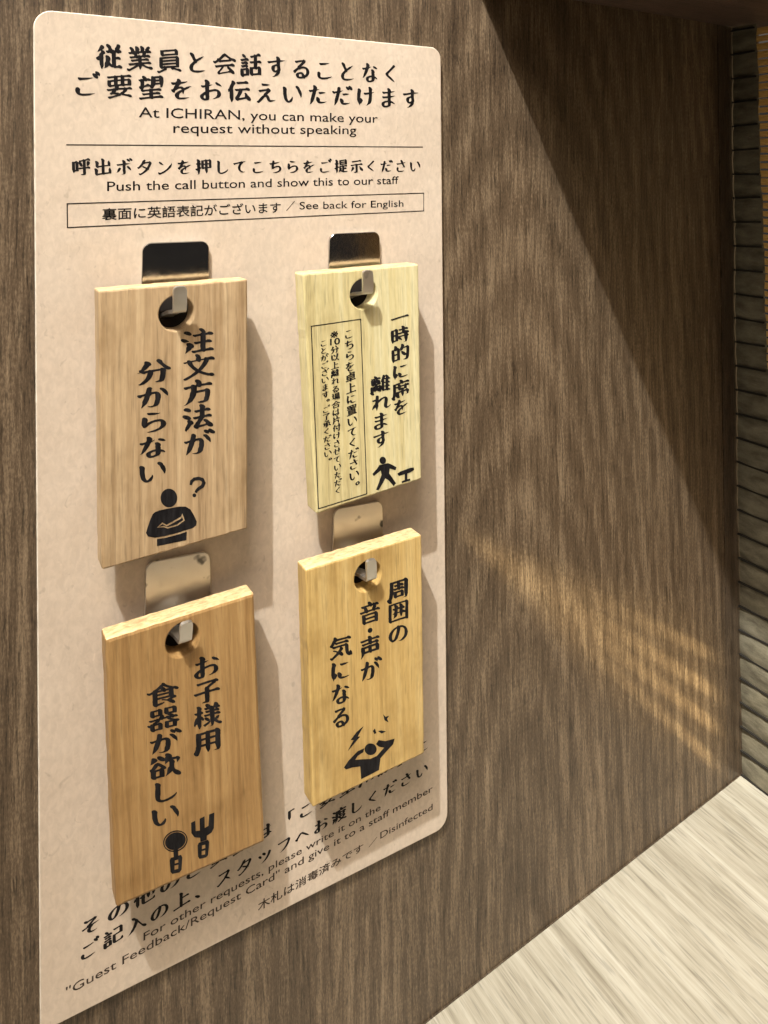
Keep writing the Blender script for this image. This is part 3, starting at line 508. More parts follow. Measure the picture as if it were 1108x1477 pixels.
'合': [[228,60,196,78,176,112,179,236,188,254,200,258,220,254,320,272,448,286,457,296,468,299,492,293,516,272,524,256,528,228,526,172,528,112,521,96,500,93,472,107,356,94,260,78,248,61],[256,122,252,212,256,215,448,243,451,208,448,150],[136,280,120,288,105,304,99,320,103,332,116,337,147,332,188,363,189,376,196,384,217,388,244,410,318,492,321,524,328,535,338,540,360,537,380,524,396,504,401,480,444,446,500,413,524,414,544,406,574,384,586,364,582,340,568,330,552,330,536,335,500,363,480,346,460,340,276,314,256,300,240,302,212,316,164,284],[268,357,265,360,356,447,416,406,444,392,436,379]],
'周': [[156,-4,129,8,107,28,91,52,86,76,93,96,118,108,132,144,146,248,144,308,149,392,146,460,152,483,168,491,196,487,356,513,464,524,477,540,492,546,508,544,528,534,554,508,566,476,560,432,566,372,561,224,562,180,540,112,524,101,448,96,445,100,498,120,475,216,476,264,472,308,448,299,392,307,386,292,376,285,356,286,332,298,296,291,272,281,256,284,236,300,240,259,252,264,272,261,388,274,396,286,408,290,436,283,456,266,468,244,470,152,465,140,456,133,424,136,312,119,300,102,280,100,256,113,238,136,228,207,213,120,200,96,189,60,199,32,198,12,184,-3],[312,163,312,219,392,233,392,172],[236,332,233,340,234,440,300,452,310,424,308,417,248,412,239,400,248,380,268,364,280,362,312,372,311,340,276,333],[472,338,454,356,432,365,408,364,387,352,392,383,424,375,444,376,460,385,464,400,457,416,442,432,420,442,392,442,374,460,376,463,476,476,470,416]],
'呼': [[356,75,336,88,323,108,328,111,356,105,388,116,382,172,387,228,384,249,352,245,312,233,296,240,280,257,280,200,272,184,260,178,232,184,188,177,160,135,152,134,144,140,111,228,113,440,128,452,156,449,196,454,204,469,220,474,248,464,276,434,284,444,295,448,286,472,292,485,336,489,380,501,385,504,389,516,400,523,416,522,432,515,452,517,488,531,504,552,532,552,552,542,571,524,581,504,581,488,575,480,564,475,544,477,516,489,462,476,462,304,481,304,508,321,536,320,552,313,567,300,576,284,578,268,568,256,552,252,504,263,464,259,461,256,461,196,465,132,454,92,440,81,392,74],[192,222,191,408,196,410,199,408,202,348,201,224],[280,283,277,288,277,312,280,399,295,376,308,344,321,328,344,312,360,309,376,313,384,329,386,300,384,294,348,287],[476,326,485,340,480,412,490,456,496,465,508,471,536,467,556,452,567,436,573,416,571,400,559,384,553,364,540,351,512,331],[384,333,369,400,334,440,347,448,384,458,387,440]],
'員': [[148,28,132,34,117,48,110,64,112,76,124,82,152,77,204,102,237,124,236,129,228,129,216,116,196,117,174,132,158,156,155,172,156,324,163,344,176,349,192,348,280,365,472,388,488,398,508,394,527,380,540,360,544,344,542,180,528,165,508,168,451,160,508,142,528,145,564,136,586,112,588,100,584,91,564,80,552,80,536,85,516,99,436,120,416,113,404,113,384,128,376,150,308,141,300,139,300,112,292,97,268,94,160,30],[228,168,225,184,228,190,424,221,474,224,477,204,472,201,316,185,280,177,248,186],[228,231,225,248,232,255,456,286,472,287,474,284,472,263,308,245],[228,292,224,313,392,341,473,348,472,326,368,315],[224,363,196,379,180,404,176,472,179,484,188,492,212,490,312,508,450,524,457,532,468,536,496,527,520,500,524,484,524,428,520,414,512,407,476,410,388,399,268,380,248,375,236,364],[248,415,245,456,420,484,453,484,455,444,452,442,336,430]],
'器': [[192,43,171,52,152,72,144,92,144,136,124,145,112,156,103,172,102,184,107,192,116,195,144,188,149,208,160,213,178,212,186,228,204,238,227,260,212,260,156,245,134,260,127,272,127,284,136,290,192,294,236,303,248,312,272,308,293,352,284,358,220,346,210,332,200,329,184,331,164,343,150,360,144,380,145,436,152,476,164,483,180,481,260,495,268,507,276,511,300,506,320,490,333,468,334,380,357,348,358,336,352,324,380,325,388,340,400,344,440,330,440,334,428,338,400,364,376,377,359,400,355,420,359,504,372,517,396,515,476,525,496,536,524,527,542,508,550,488,552,452,548,394,540,385,532,382,512,386,465,380,489,364,504,347,528,349,550,340,566,320,567,304,548,294,512,296,508,288,496,282,480,285,457,296,462,284,500,263,524,255,560,254,576,244,586,232,589,220,585,208,572,200,553,196,548,104,536,96,512,99,432,91,416,78,388,86,369,104,360,124,362,224,376,235,396,233,452,240,416,260,392,288,340,280,336,272,328,268,300,275,285,240,247,212,260,213,276,226,288,226,308,217,324,200,333,176,331,80,316,70,264,69,219,60,208,45],[216,98,212,136,214,164,264,174,264,108],[432,130,428,136,428,196,480,202,481,136],[216,385,210,448,264,458,264,392],[436,418,425,428,423,480,476,487,480,484,483,424]],
'囲': [[164,47,134,68,121,100,125,136,120,172,125,196,120,372,123,452,128,469,140,476,160,474,276,496,500,522,507,532,516,536,532,534,552,523,569,504,576,480,577,424,573,396,578,140,576,108,572,98,552,92,520,106,408,95,208,64,200,62,184,45],[196,102,192,108,197,136,191,168,197,336,191,436,248,449,246,428,255,400,257,376,220,374,211,364,213,352,224,336,236,328,256,324,256,300,247,284,247,268,216,260,213,252,220,239,247,236,245,184,236,156,228,148,248,149,304,178,327,220,328,252,372,258,399,176,412,166,429,192,448,254,501,248,502,148,328,126],[332,279,329,300,333,344,368,350,371,324,368,288],[500,294,476,311,446,316,445,348,476,349,492,360,493,372,487,388,472,403,454,412,443,436,424,457,400,470,379,472,501,484,506,428],[344,388,340,408,331,424,293,456,368,470,372,468,365,460,362,448,370,412,370,392]],
'場': [[480,88,460,97,447,116,476,113,498,124,506,192,504,205,471,148,428,112,384,90,372,89,369,92,384,99,394,116,410,160,412,189,382,152,344,122,297,100,278,100,288,105,296,117,342,208,338,212,332,213,299,172,272,154,260,155,244,166,236,190,224,187,212,176,140,152,181,192,161,288,159,344,137,360,128,380,136,392,160,396,160,460,151,492,153,504,160,514,180,519,208,509,232,489,246,464,248,444,240,424,239,412,261,392,268,372,261,360,240,352,241,276,235,236,260,238,266,232,265,216,268,215,288,240,302,248,306,272,288,277,274,288,264,304,264,316,276,324,316,324,327,340,304,360,293,384,301,416,294,444,295,492,302,512,316,517,328,515,488,535,498,544,508,546,528,540,550,520,560,492,559,384,552,368,537,360,556,353,570,340,579,324,578,308,569,300,556,297,500,305,387,292,387,280,412,267,436,270,443,284,452,289,468,288,492,276,508,277,520,287,536,288,560,275,578,252,582,236,579,184,567,132,556,108,547,96,536,91],[360,331,357,336,368,349,524,367,536,364,516,361,480,344],[360,387,359,400,368,415,490,428,492,403],[364,456,361,480,364,482,488,497,490,492,488,469]],
'声': [[148,62,145,68,158,136,156,199,146,240,147,296,156,316,172,323,196,317,256,327,308,337,328,350,356,344,464,356,472,368,494,376,476,381,440,380,392,371,381,356,372,352,356,353,332,364,232,349,208,338,196,337,180,345,168,359,163,372,166,384,176,388,208,387,304,405,307,408,305,440,252,433,168,412,152,419,139,432,133,448,136,459,144,463,176,464,304,485,307,488,297,512,296,532,304,545,320,551,340,548,364,536,384,517,396,496,468,506,500,523,524,520,546,508,563,480,562,468,552,458,528,455,480,464,396,455,388,448,392,416,444,422,472,438,488,441,516,435,540,412,546,392,542,380,528,373,500,372,508,371,536,350,556,316,556,254,553,220,548,206,532,198,504,203,440,192,392,190,383,176,372,170,356,171,332,183,224,164,201,120],[240,218,236,273,308,285,307,228],[388,240,385,296,456,306,466,304,471,248]],
'子': [[308,68,268,71,260,76,260,80,313,108,308,258,200,240,164,228,148,233,135,244,127,260,127,272,136,279,172,281,310,304,308,360,316,386,328,394,348,396,438,464,300,448,240,437,212,426,196,431,182,444,174,460,175,472,184,478,216,477,364,503,444,511,460,516,472,514,492,524,520,519,544,496,548,484,547,472,536,463,508,462,496,437,472,428,384,361,392,320,396,316,420,318,480,326,512,339,528,339,548,332,562,320,572,304,572,288,564,280,548,276,496,282,388,268,393,200,389,144,390,112,383,84,376,75,364,70]],
'席': [[152,8,128,18,107,36,93,56,86,80,92,102,117,112,125,140,135,220,137,432,142,452,156,460,180,455,216,463,329,480,331,484,314,512,310,532,316,548,332,556,356,553,380,540,400,520,416,492,456,493,516,516,540,512,556,503,570,488,577,472,574,456,564,448,544,446,476,456,416,446,410,432,396,425,380,427,356,439,317,432,336,415,352,391,441,400,464,433,476,428,484,411,508,420,528,420,548,412,565,396,572,376,571,368,564,360,544,356,505,360,508,300,499,280,524,271,545,256,561,236,569,212,568,198,540,130,528,122,468,119,468,123,505,136,488,208,428,203,424,136,397,84,388,82,377,92,364,128,349,172,348,193,304,188,299,184,303,164,299,132,314,76,308,56,296,48,284,46,252,54,220,79,200,111,196,109,183,68,193,40,191,20,176,7],[216,227,216,332,220,337,244,323,264,328,274,288,288,269,304,257,328,251,348,264,348,244,344,242,260,229,232,235],[428,253,428,272,431,276,468,281,489,276,472,259],[348,318,348,347,432,356,432,319,400,317,368,329,356,327],[244,376,216,380,216,416,258,420,266,380]],
'従': [[204,55,195,64,169,144,166,216,144,216,124,227,110,244,104,264,111,276,124,280,144,299,161,308,161,328,173,352,200,380,196,406,140,380,135,384,191,508,200,516,212,518,228,515,244,504,257,488,261,472,255,452,220,420,240,414,259,400,271,384,276,364,272,350,249,340,241,328,240,300,245,272,240,236,242,116,214,56],[252,74,248,76,257,92,256,160,263,188,275,204,278,228,278,276,273,308,284,324,300,327,324,321,344,308,361,288,371,256,355,220,352,196,384,152,387,156,387,356,352,372,328,363,316,365,300,374,288,388,284,400,286,412,296,417,324,417,330,444,322,464,306,480,293,500,289,520,292,533,300,541,316,545,352,532,382,500,389,472,404,443,420,440,444,429,449,472,469,496,485,544,500,552,528,548,548,528,552,504,548,490,526,452,560,428,570,412,571,396,560,385,532,381,524,373,512,370,496,373,466,388,464,300,492,312,524,308,548,288,555,264,551,256,536,250,484,256,465,252,466,136,468,131,484,134,512,150,540,147,556,139,571,124,577,108,576,96,568,87,556,83,500,92,464,90,440,82,412,95,380,99,336,126,316,102,280,81]],
'承': [[284,68,261,80,251,96,280,97,313,112,313,164,283,156,268,159,248,176,243,196,252,204,312,208,312,239,288,243,268,261,255,224,242,200,160,122,159,132,174,188,183,268,200,328,176,318,152,326,132,348,129,372,140,381,168,379,193,384,204,400,220,404,252,394,280,366,312,366,312,400,320,420,356,434,404,473,344,468,264,454,236,444,220,450,204,464,198,480,201,492,208,496,236,496,412,521,428,535,448,533,478,512,493,484,493,472,488,463,441,432,464,420,479,404,485,388,484,370,504,390,540,401,549,392,544,344,524,324,501,312,514,272,547,244,571,212,579,188,578,168,572,159,560,152,532,154,499,172,472,203,457,240,461,272,452,324,420,417,388,397,386,392,390,384,404,377,419,364,427,340,416,328,392,324,391,316,425,296,436,280,439,264,436,256,424,249,393,248,393,236,424,233,444,222,461,200,461,180,453,172,440,169,392,176,389,96,384,83,376,75,324,67],[280,291,290,324,312,316,312,292]],
'押': [[160,54,157,56,160,59,182,68,187,76,164,177,144,179,126,188,112,204,105,224,112,241,124,244,140,241,158,248,159,252,156,348,132,367,123,388,130,400,156,404,159,464,147,500,152,520,168,530,188,529,212,519,235,500,250,480,257,460,257,444,247,420,264,407,276,387,281,412,277,444,281,480,292,497,320,496,388,506,396,521,408,527,428,524,448,512,500,518,512,531,524,534,540,530,560,518,577,496,584,476,581,380,584,296,580,268,576,260,564,253,536,258,470,248,473,172,469,148,440,92,432,90,421,100,395,172,389,204,389,240,356,234,346,220,328,218,302,232,284,256,272,237,245,228,246,164,218,72,204,62],[280,262,269,280,248,296,249,356,268,363,276,371,282,356,278,328],[360,281,357,284,354,320,359,348,388,354,392,288],[476,294,469,324,471,364,504,366,508,296],[360,394,353,456,388,462,391,400,388,397],[476,406,468,444,471,472,504,475,507,412]],
'提': [[152,55,180,70,183,76,160,191,148,187,128,193,114,208,111,224,116,233,152,244,154,248,157,348,140,354,128,364,118,388,128,399,156,400,156,460,143,500,147,516,155,524,176,528,204,519,229,500,247,472,251,444,239,420,263,396,269,376,264,366,238,356,239,300,266,280,276,255,279,264,295,276,281,300,284,312,291,316,324,314,380,320,388,332,400,339,416,337,436,328,472,331,516,346,540,342,560,324,568,304,564,294,556,289,540,287,496,293,459,288,459,244,484,255,512,252,535,236,545,212,540,200,524,194,459,200,456,136,460,127,516,132,548,129,580,132,581,124,560,102,540,95,460,87,448,78,436,77,404,92,362,104,332,126,268,76,265,80,273,112,277,168,287,188,285,216,272,247,260,238,240,232,240,188,232,132,209,72,200,64],[384,147,362,176,377,196,372,224,356,247,331,268,348,275,384,282,387,168],[328,332,300,351,285,376,281,444,286,496,294,512,304,516,320,513,484,534,492,543,504,546,524,541,544,525,555,508,559,492,561,384,552,364,540,360,520,364,408,351,360,344,344,331],[360,387,360,410,432,422,485,424,488,400],[356,452,352,476,356,478,468,493,486,492,484,466]],
'文': [[152,44,133,60,132,77,236,140,309,208,267,252,212,328,198,352,188,381,156,371,148,373,132,384,134,400,184,408,185,428,200,439,220,436,244,420,312,430,315,464,322,476,304,512,301,528,306,540,320,546,348,538,371,516,391,468,392,441,432,446,439,464,452,471,484,463,540,478,560,471,580,457,597,428,592,408,576,403,552,410,509,412,500,376,468,310,420,241,391,212,392,208,428,185,464,167,508,151,548,155,568,148,582,136,592,120,593,108,587,96,564,85,544,87,520,100,492,105,416,136,356,173,316,137,232,80,188,53,160,43],[348,246,290,312,267,360,262,392,328,405,352,388,372,385,384,392,388,413,432,417,431,404,392,320]],
'方': [[136,57,133,60,156,71,179,104,191,132,204,183,219,216,229,292,242,328,242,380,240,383,204,377,176,365,164,366,148,375,137,388,132,404,136,414,240,428,248,448,264,455,284,452,308,438,318,440,321,476,304,500,299,524,304,540,320,549,352,543,382,520,399,492,404,454,464,460,508,476,532,472,552,458,562,444,565,428,560,417,548,412,484,417,404,409,396,407,388,392,376,388,360,391,340,402,332,400,332,328,452,341,464,356,476,359,504,348,527,324,534,300,529,220,510,128,492,102,473,92,416,78,368,83,356,90,343,104,344,109,368,109,392,119,420,122,434,128,443,184,451,208,454,292,452,299,448,299,324,281,318,232,266,128,180,69,160,59]],
'時': [[432,95,433,100,453,104,477,116,453,220,452,256,448,257,354,244,353,240,372,222,384,204,400,156,398,148,364,167,332,178,304,207,300,164,291,148,280,144,260,148,180,133,160,101,147,108,115,200,117,276,112,332,112,424,124,465,136,471,156,468,216,478,220,480,224,492,236,499,260,496,284,478,301,452,300,376,320,374,395,384,392,433,340,424,317,440,308,460,312,472,320,475,384,477,391,480,393,496,382,536,385,548,394,556,416,558,444,546,466,524,480,497,496,503,516,502,532,496,548,482,559,460,554,444,532,437,492,445,472,444,472,420,508,409,540,408,560,399,575,384,583,368,581,352,568,342,548,339,543,316,566,292,573,268,564,256,545,248,542,180,516,104,504,97],[196,181,193,184,191,244,194,284,220,289,227,188],[316,284,300,288,304,334,328,324,420,342,436,334,452,332,448,296],[196,332,196,388,189,428,224,437,224,340]],
'望': [[156,39,140,48,131,60,127,76,132,85,172,87,308,108,311,112,312,144,308,146,248,136,224,124,216,124,192,139,182,160,184,168,192,174,224,172,308,185,313,188,311,216,308,220,252,212,200,195,184,199,169,212,162,228,167,240,142,264,131,288,136,309,156,316,160,360,157,400,130,420,124,432,125,444,132,449,156,450,161,460,172,466,204,459,189,488,186,504,191,520,204,528,224,527,244,517,264,500,277,480,300,484,316,482,332,472,344,458,348,464,350,516,364,531,376,532,396,526,488,537,501,548,512,551,528,548,548,537,565,520,574,500,577,420,560,340,548,316,540,310,516,307,477,308,516,321,508,365,428,356,391,288,379,276,364,273,345,280,331,292,320,312,276,309,228,291,223,276,214,268,210,244,309,260,318,272,328,276,360,267,440,277,476,292,508,289,527,276,537,260,537,244,528,237,508,233,476,239,440,239,382,228,384,200,388,197,424,201,456,217,488,214,504,203,515,188,518,176,515,164,492,156,444,164,384,156,384,121,476,132,504,147,528,147,548,139,564,124,571,108,568,93,548,84,500,92,388,81,380,66,368,60,352,63,328,74,196,50,168,37],[228,334,229,416,232,420,260,410,272,415,280,428,324,426,344,432,344,368,336,348,332,347,308,369,288,372,272,366,250,344],[432,395,435,424,495,428,500,403],[436,463,432,485,493,488,492,469]],
'木': [[352,79,339,88,312,164,308,246,260,184,242,168,160,116,140,111,126,116,143,120,156,138,181,176,205,228,224,251,240,283,266,320,273,340,284,352,208,340,179,328,168,327,142,344,132,360,132,372,144,382,176,381,296,401,304,484,293,508,290,528,296,544,316,554,336,552,360,541,381,524,396,504,405,472,401,456,391,444,396,413,468,422,499,436,516,438,532,434,548,424,559,412,565,396,560,381,544,375,492,382,400,373,397,352,443,288,472,256,492,254,516,243,560,208,577,176,578,160,573,148,560,140,540,140,516,149,492,166,462,200,450,232,388,302,386,140,364,94]],
'札': [[236,59,226,68,212,104,196,148,192,176,156,146,148,128,136,116,123,124,115,156,126,208,165,304,175,316,188,321,192,348,168,339,148,343,127,364,123,384,132,393,192,397,197,456,186,508,192,521,208,528,224,526,244,517,274,488,284,460,282,448,273,432,274,424,296,426,316,420,334,404,343,384,341,372,328,363,273,364,276,340,304,320,327,292,333,276,334,260,331,252,316,241,274,268,276,228,270,176,277,144,275,120,244,62],[396,84,372,100,355,124,349,140,343,192,347,228,344,348,350,464,335,524,340,540,360,549,384,544,408,528,424,508,434,484,433,472,420,432,425,312,422,192,425,136,436,132,460,133,516,142,521,188,540,229,560,218,576,200,590,152,579,120,564,107,452,87,429,88,416,81]],
'業': [[136,39,119,48,105,64,100,80,104,92,120,97,148,87,168,95,240,144,268,168,252,169,164,149,149,156,138,168,133,180,136,191,232,205,296,220,312,217,314,224,312,246,248,235,212,223,196,229,181,244,177,260,184,269,224,271,312,287,313,300,312,303,304,295,292,293,264,304,216,296,188,285,172,291,159,304,153,320,160,332,192,332,243,344,238,364,200,379,164,369,149,376,138,388,134,404,140,412,179,416,184,444,159,480,157,496,160,508,180,517,212,507,238,480,252,444,264,439,259,524,272,537,296,536,322,520,340,496,346,476,339,444,344,442,361,444,361,496,353,528,356,540,364,548,376,551,392,547,424,524,439,492,431,460,444,455,448,460,448,488,463,504,477,532,508,549,528,542,540,528,543,516,541,508,528,500,519,476,544,464,556,453,564,436,563,424,544,414,516,417,500,406,472,414,459,376,492,387,520,382,544,360,549,348,547,336,540,330,524,326,484,332,456,331,447,320,436,316,408,326,388,324,383,320,382,300,384,295,436,304,464,316,488,315,515,296,523,280,522,268,504,258,452,263,384,257,382,236,392,229,472,238,512,252,544,245,564,220,565,208,556,199,536,196,492,202,419,192,444,174,504,151,548,153,564,149,586,128,590,116,586,104,564,92,544,93,516,106,464,121,384,158,381,132,352,78,340,88,320,145,249,96,192,65,160,42,148,37],[308,355,299,376,300,386,324,381,335,388,340,402,380,410,397,396,384,362,360,359,344,367,328,370]],
'様': [[212,59,204,68,190,104,178,144,176,170,152,152,140,126,126,132,119,160,123,208,129,232,149,288,171,304,174,344,156,346,140,356,131,368,128,384,136,393,168,392,173,396,177,468,166,504,172,517,188,524,204,522,224,512,241,496,254,476,256,456,246,436,247,416,275,396,284,372,274,360,248,354,244,320,271,296,294,256,293,236,276,219,264,223,256,240,248,245,245,116,220,63],[384,87,381,88,383,92,415,104,400,185,396,168,373,140,332,112,316,96,304,95,292,101,276,124,280,136,370,188,336,203,311,228,298,252,298,268,304,278,328,281,360,264,380,240,389,220,389,204,397,200,392,228,396,252,388,300,316,287,297,300,288,320,296,332,328,333,388,341,388,369,340,359,320,372,310,392,316,405,384,409,385,420,360,431,336,420,320,422,298,440,293,460,304,469,339,468,320,497,313,516,313,532,324,545,344,548,364,542,388,524,408,496,428,493,448,481,468,545,480,554,496,553,516,543,531,528,540,512,542,496,563,476,570,456,567,448,556,441,524,441,519,436,540,423,553,408,558,392,554,380,532,373,476,381,473,352,488,352,516,365,540,364,566,348,577,324,572,313,556,306,508,313,473,308,473,248,480,243,504,273,532,282,552,283,555,276,544,234,524,214,510,208,540,173,572,165,587,156,598,140,600,127,596,120,576,109,552,110,488,153,468,174,454,120,443,100,432,93],[472,420,472,440,476,444,492,432]],
'欲': [[184,60,156,79,141,104,139,224,126,248,124,268,128,277,145,284,155,296,196,377,232,398,248,399,272,387,312,352,360,301,373,280,375,264,372,251,364,245,344,243,343,240,348,188,348,104,343,92,332,85,292,89,223,76,217,64,208,58],[552,75,524,88,500,110,481,136,468,171,464,173,420,132,376,102,364,96,360,98,375,128,380,148,388,224,396,252,404,270,418,284,420,372,412,389,364,344,357,344,356,412,340,406,316,410,292,423,265,448,245,476,237,496,238,516,248,528,268,531,292,524,321,504,352,471,364,500,356,528,360,550,376,562,400,561,432,545,455,520,466,492,461,464,520,465,532,471,544,471,564,462,580,445,587,424,576,396,548,351,528,339,533,356,528,418,477,412,496,391,505,368,504,353,494,332,495,248,504,220,515,204,556,174,578,152,591,132,598,112,598,92,588,78,572,73],[220,121,218,152,222,212,268,221,270,128],[204,254,201,256,232,295,252,329,258,328,297,284,280,277,268,264],[132,374,141,388,145,412,155,500,164,509,176,512,204,504,225,488,240,468,246,448,243,432,204,401,160,379]],
'毒': [[380,63,364,71,348,86,340,100,336,121,244,105,231,92,208,96,190,108,178,124,174,140,176,160,172,164,156,158,144,160,128,173,121,188,121,196,128,202,178,208,185,224,186,268,196,286,204,289,224,287,300,302,308,316,288,318,200,302,172,289,160,290,144,300,133,320,133,328,140,335,176,335,313,360,312,384,308,387,248,376,216,364,192,377,181,400,184,409,192,413,224,412,312,423,316,448,236,436,188,422,172,428,160,440,154,452,156,464,164,469,312,487,306,524,312,535,324,541,340,539,356,532,388,499,456,506,496,522,516,520,532,512,543,500,550,484,548,473,540,467,524,464,488,470,456,469,386,460,382,456,381,440,384,435,424,442,464,456,492,453,508,442,518,428,521,416,516,404,500,399,440,404,384,398,384,372,476,378,500,393,520,395,549,384,561,372,567,356,564,343,548,335,528,335,496,344,460,340,484,333,504,320,524,292,525,268,556,258,575,236,577,220,570,212,552,208,520,213,516,206,515,184,536,164,541,152,539,140,528,133,508,131,498,104,480,86,412,71,396,62],[400,108,382,120,384,128,432,133,432,115],[244,146,247,180,304,189,315,176,316,156],[380,167,373,180,384,188,388,200,440,208,442,188,432,171],[256,221,252,255,308,264,317,248,305,240,300,229],[384,242,373,260,372,273,452,282,449,260,440,246],[348,309,325,320,340,324,364,314,367,312],[372,314,369,316,377,320,384,330,448,339,456,336,441,320]],
'気': [[160,28,144,34,128,48,120,64,121,80,136,87,156,81,172,92,248,161,261,184,212,208,192,213,185,224,188,236,212,240,288,209,320,253,329,292,256,280,204,264,179,276,164,300,156,297,144,299,123,316,118,336,138,356,153,380,183,444,193,456,196,492,205,512,220,519,244,514,261,500,276,473,466,496,484,511,500,516,524,512,544,502,560,484,565,468,563,456,548,445,528,444,488,455,372,443,268,424,260,412,244,408,242,404,242,400,264,397,408,418,424,421,446,436,468,438,492,430,513,408,519,388,508,373,484,370,444,379,396,374,292,359,264,346,244,352,224,371,187,320,232,321,428,349,448,364,476,357,500,336,511,312,513,248,524,165,548,199,568,187,583,168,591,148,597,116,590,100,576,90,556,93,532,84,508,90,484,107,459,140,446,180,439,220,435,304,376,302,365,296,393,272,401,244,396,234,380,224,358,196,382,176,400,152,407,128,401,108,388,100,364,101,340,112,312,138,308,137,176,32]],
'法': [[168,47,152,68,150,84,160,132,195,208,183,244,188,260,198,268,196,272,152,293,119,324,113,340,116,356,124,366,140,371,164,368,188,360,213,344,234,324,246,304,248,288,242,276,225,268,248,257,267,240,280,220,286,200,281,180,269,172,253,168,211,96,183,68,176,48],[324,79,304,91,289,108,282,124,281,140,293,164,306,176,315,200,344,240,358,276,312,265,300,266,280,280,269,304,272,312,280,316,364,323,375,336,376,404,332,394,320,395,298,412,291,432,300,443,376,451,378,492,367,520,366,540,380,555,400,556,432,541,457,512,464,484,452,459,476,473,504,472,528,460,545,436,544,420,524,408,504,409,472,416,452,412,454,336,476,338,504,350,532,348,559,328,567,304,561,292,548,287,500,293,456,290,448,274,433,268,427,248,396,202,374,148,416,153,468,165,468,184,437,220,431,240,440,255,464,256,496,240,532,196,566,168,584,140,589,112,585,100,576,91,548,88,516,101,488,127,364,98,357,84,348,77],[208,424,146,448,131,468,132,486,153,504,168,507,200,499,224,486,244,460,248,436,236,422]],
'注': [[276,68,260,80,250,96,249,108,256,118,324,120,379,132,380,156,374,192,378,248,316,235,294,248,282,272,284,281,292,287,336,286,377,292,378,376,376,393,372,395,328,389,308,381,292,383,271,400,265,420,276,431,304,430,376,440,380,453,396,464,360,516,355,536,364,549,388,550,412,538,433,516,455,476,456,450,473,452,496,467,520,468,548,456,567,432,568,412,552,400,528,400,492,409,457,404,459,304,484,317,516,314,539,296,550,272,546,260,528,252,480,260,456,256,455,192,460,138,488,144,516,156,540,155,556,147,572,132,579,116,579,104,572,95,556,91,512,96,460,95,448,79,436,75,420,78,404,87,336,80,292,64],[164,69,161,80,171,132,173,184,188,212,176,236,175,260,182,272,192,278,220,278,248,264,273,240,287,212,288,188,276,172,257,164,241,132,204,107],[152,284,124,296,102,320,95,344,104,363,124,366,156,355,185,336,214,308,216,300,212,296],[220,416,184,432,146,456,136,480,148,501,164,507,196,502,218,492,236,476,250,452,252,432,240,417]],
'消': [[324,32,284,51,254,88,247,120,251,132,261,144,260,155,244,153,232,126,160,69,164,176,175,200,165,224,163,244,171,260,188,268,164,282,124,318,115,332,113,344,124,363,148,369,176,366,204,350,226,328,239,300,236,276,219,264,260,232,260,364,264,380,271,388,284,393,312,387,376,398,383,468,379,496,367,524,366,540,376,556,400,561,420,555,440,542,457,524,469,504,472,480,458,456,458,408,480,409,494,424,516,425,546,408,568,380,573,360,571,264,575,232,572,188,554,124,544,109,532,104,468,101,463,104,508,120,488,189,444,187,353,172,348,120,351,104,365,72,365,52,352,35],[352,218,352,261,480,273,484,244,480,232],[356,303,353,304,349,340,352,343,408,350,440,339,455,344,464,357,480,359,483,356,480,316],[332,400,304,421,261,476,254,504,258,516,268,524,288,526,308,519,332,501,347,480,367,432,368,416,356,400],[220,408,184,422,143,456,132,480,143,504,168,509,188,505,214,492,235,472,249,448,251,428,240,412],[500,443,492,504,499,532,515,544,540,542,557,532,570,516,576,500,574,480,556,457,520,445]],
'済': [[156,60,147,76,151,148,154,172,166,204,157,224,156,240,163,256,179,264,178,268,148,285,127,308,116,332,120,352,136,360,156,358,180,347,203,328,220,304,224,281,214,268,191,264,204,262,236,241,254,220,264,199,276,248,260,280,262,304,255,320,256,332,264,339,300,342,355,368,312,398,288,424,264,438,253,456,255,472,277,476,284,489,296,495,316,493,340,480,366,484,365,492,350,516,347,532,352,549,368,557,392,554,415,540,433,520,444,495,460,497,468,511,480,516,500,512,528,514,557,500,574,476,572,458,560,449,536,446,524,426,468,380,512,373,544,386,560,386,584,371,597,348,593,332,576,322,552,321,509,328,540,297,550,264,547,252,534,236,538,204,533,152,505,100,496,101,489,108,468,165,432,163,356,153,288,91,252,71,249,76,260,89,269,128,271,160,268,188,260,168,237,156,220,122,172,83],[356,198,353,200,355,212,372,229,452,239,458,236,460,212,456,210],[364,272,331,308,388,334,412,329,432,336,448,329,446,308,452,282],[224,400,188,414,154,444,140,476,148,494,168,499,192,492,216,478,239,456,252,432,254,412,244,401],[396,407,364,420,360,424,362,440,392,445,412,433,428,431,443,436,452,450,456,448,428,416]],
'渡': [[152,66,149,76,153,152,161,200,152,228,154,248,165,260,184,264,208,257,232,242,238,280,236,284,224,276,204,276,160,294,126,324,119,340,120,352,128,362,140,366,176,360,212,338,236,308,236,360,241,392,240,409,220,411,196,420,162,448,146,476,152,496,168,503,192,500,216,489,240,471,260,484,288,479,388,491,374,520,372,540,380,554,396,560,416,557,440,543,459,524,472,501,536,514,552,509,565,500,574,488,580,472,576,460,568,456,524,459,480,455,468,453,460,442,448,438,416,448,387,444,416,407,472,413,491,440,496,442,512,431,544,424,568,400,572,384,568,373,556,366,540,364,538,360,541,316,536,300,524,290,507,288,516,286,542,264,554,244,555,228,544,207,515,176,488,156,488,152,508,144,548,148,568,143,590,120,593,104,588,95,576,87,556,84,484,105,424,111,344,67,328,69,307,88,304,100,306,108,346,120,389,144,389,148,384,159,358,180,324,223,312,170,275,112,248,79,216,65,211,68,225,76,230,84,236,152,204,112],[428,187,416,196,404,225,477,232,451,192],[372,268,348,276,328,269,328,352,335,348,334,320,343,300,360,282,380,270,404,269,416,285,501,292,488,286,476,275,380,264],[412,325,408,336,416,365,460,368,463,332]],
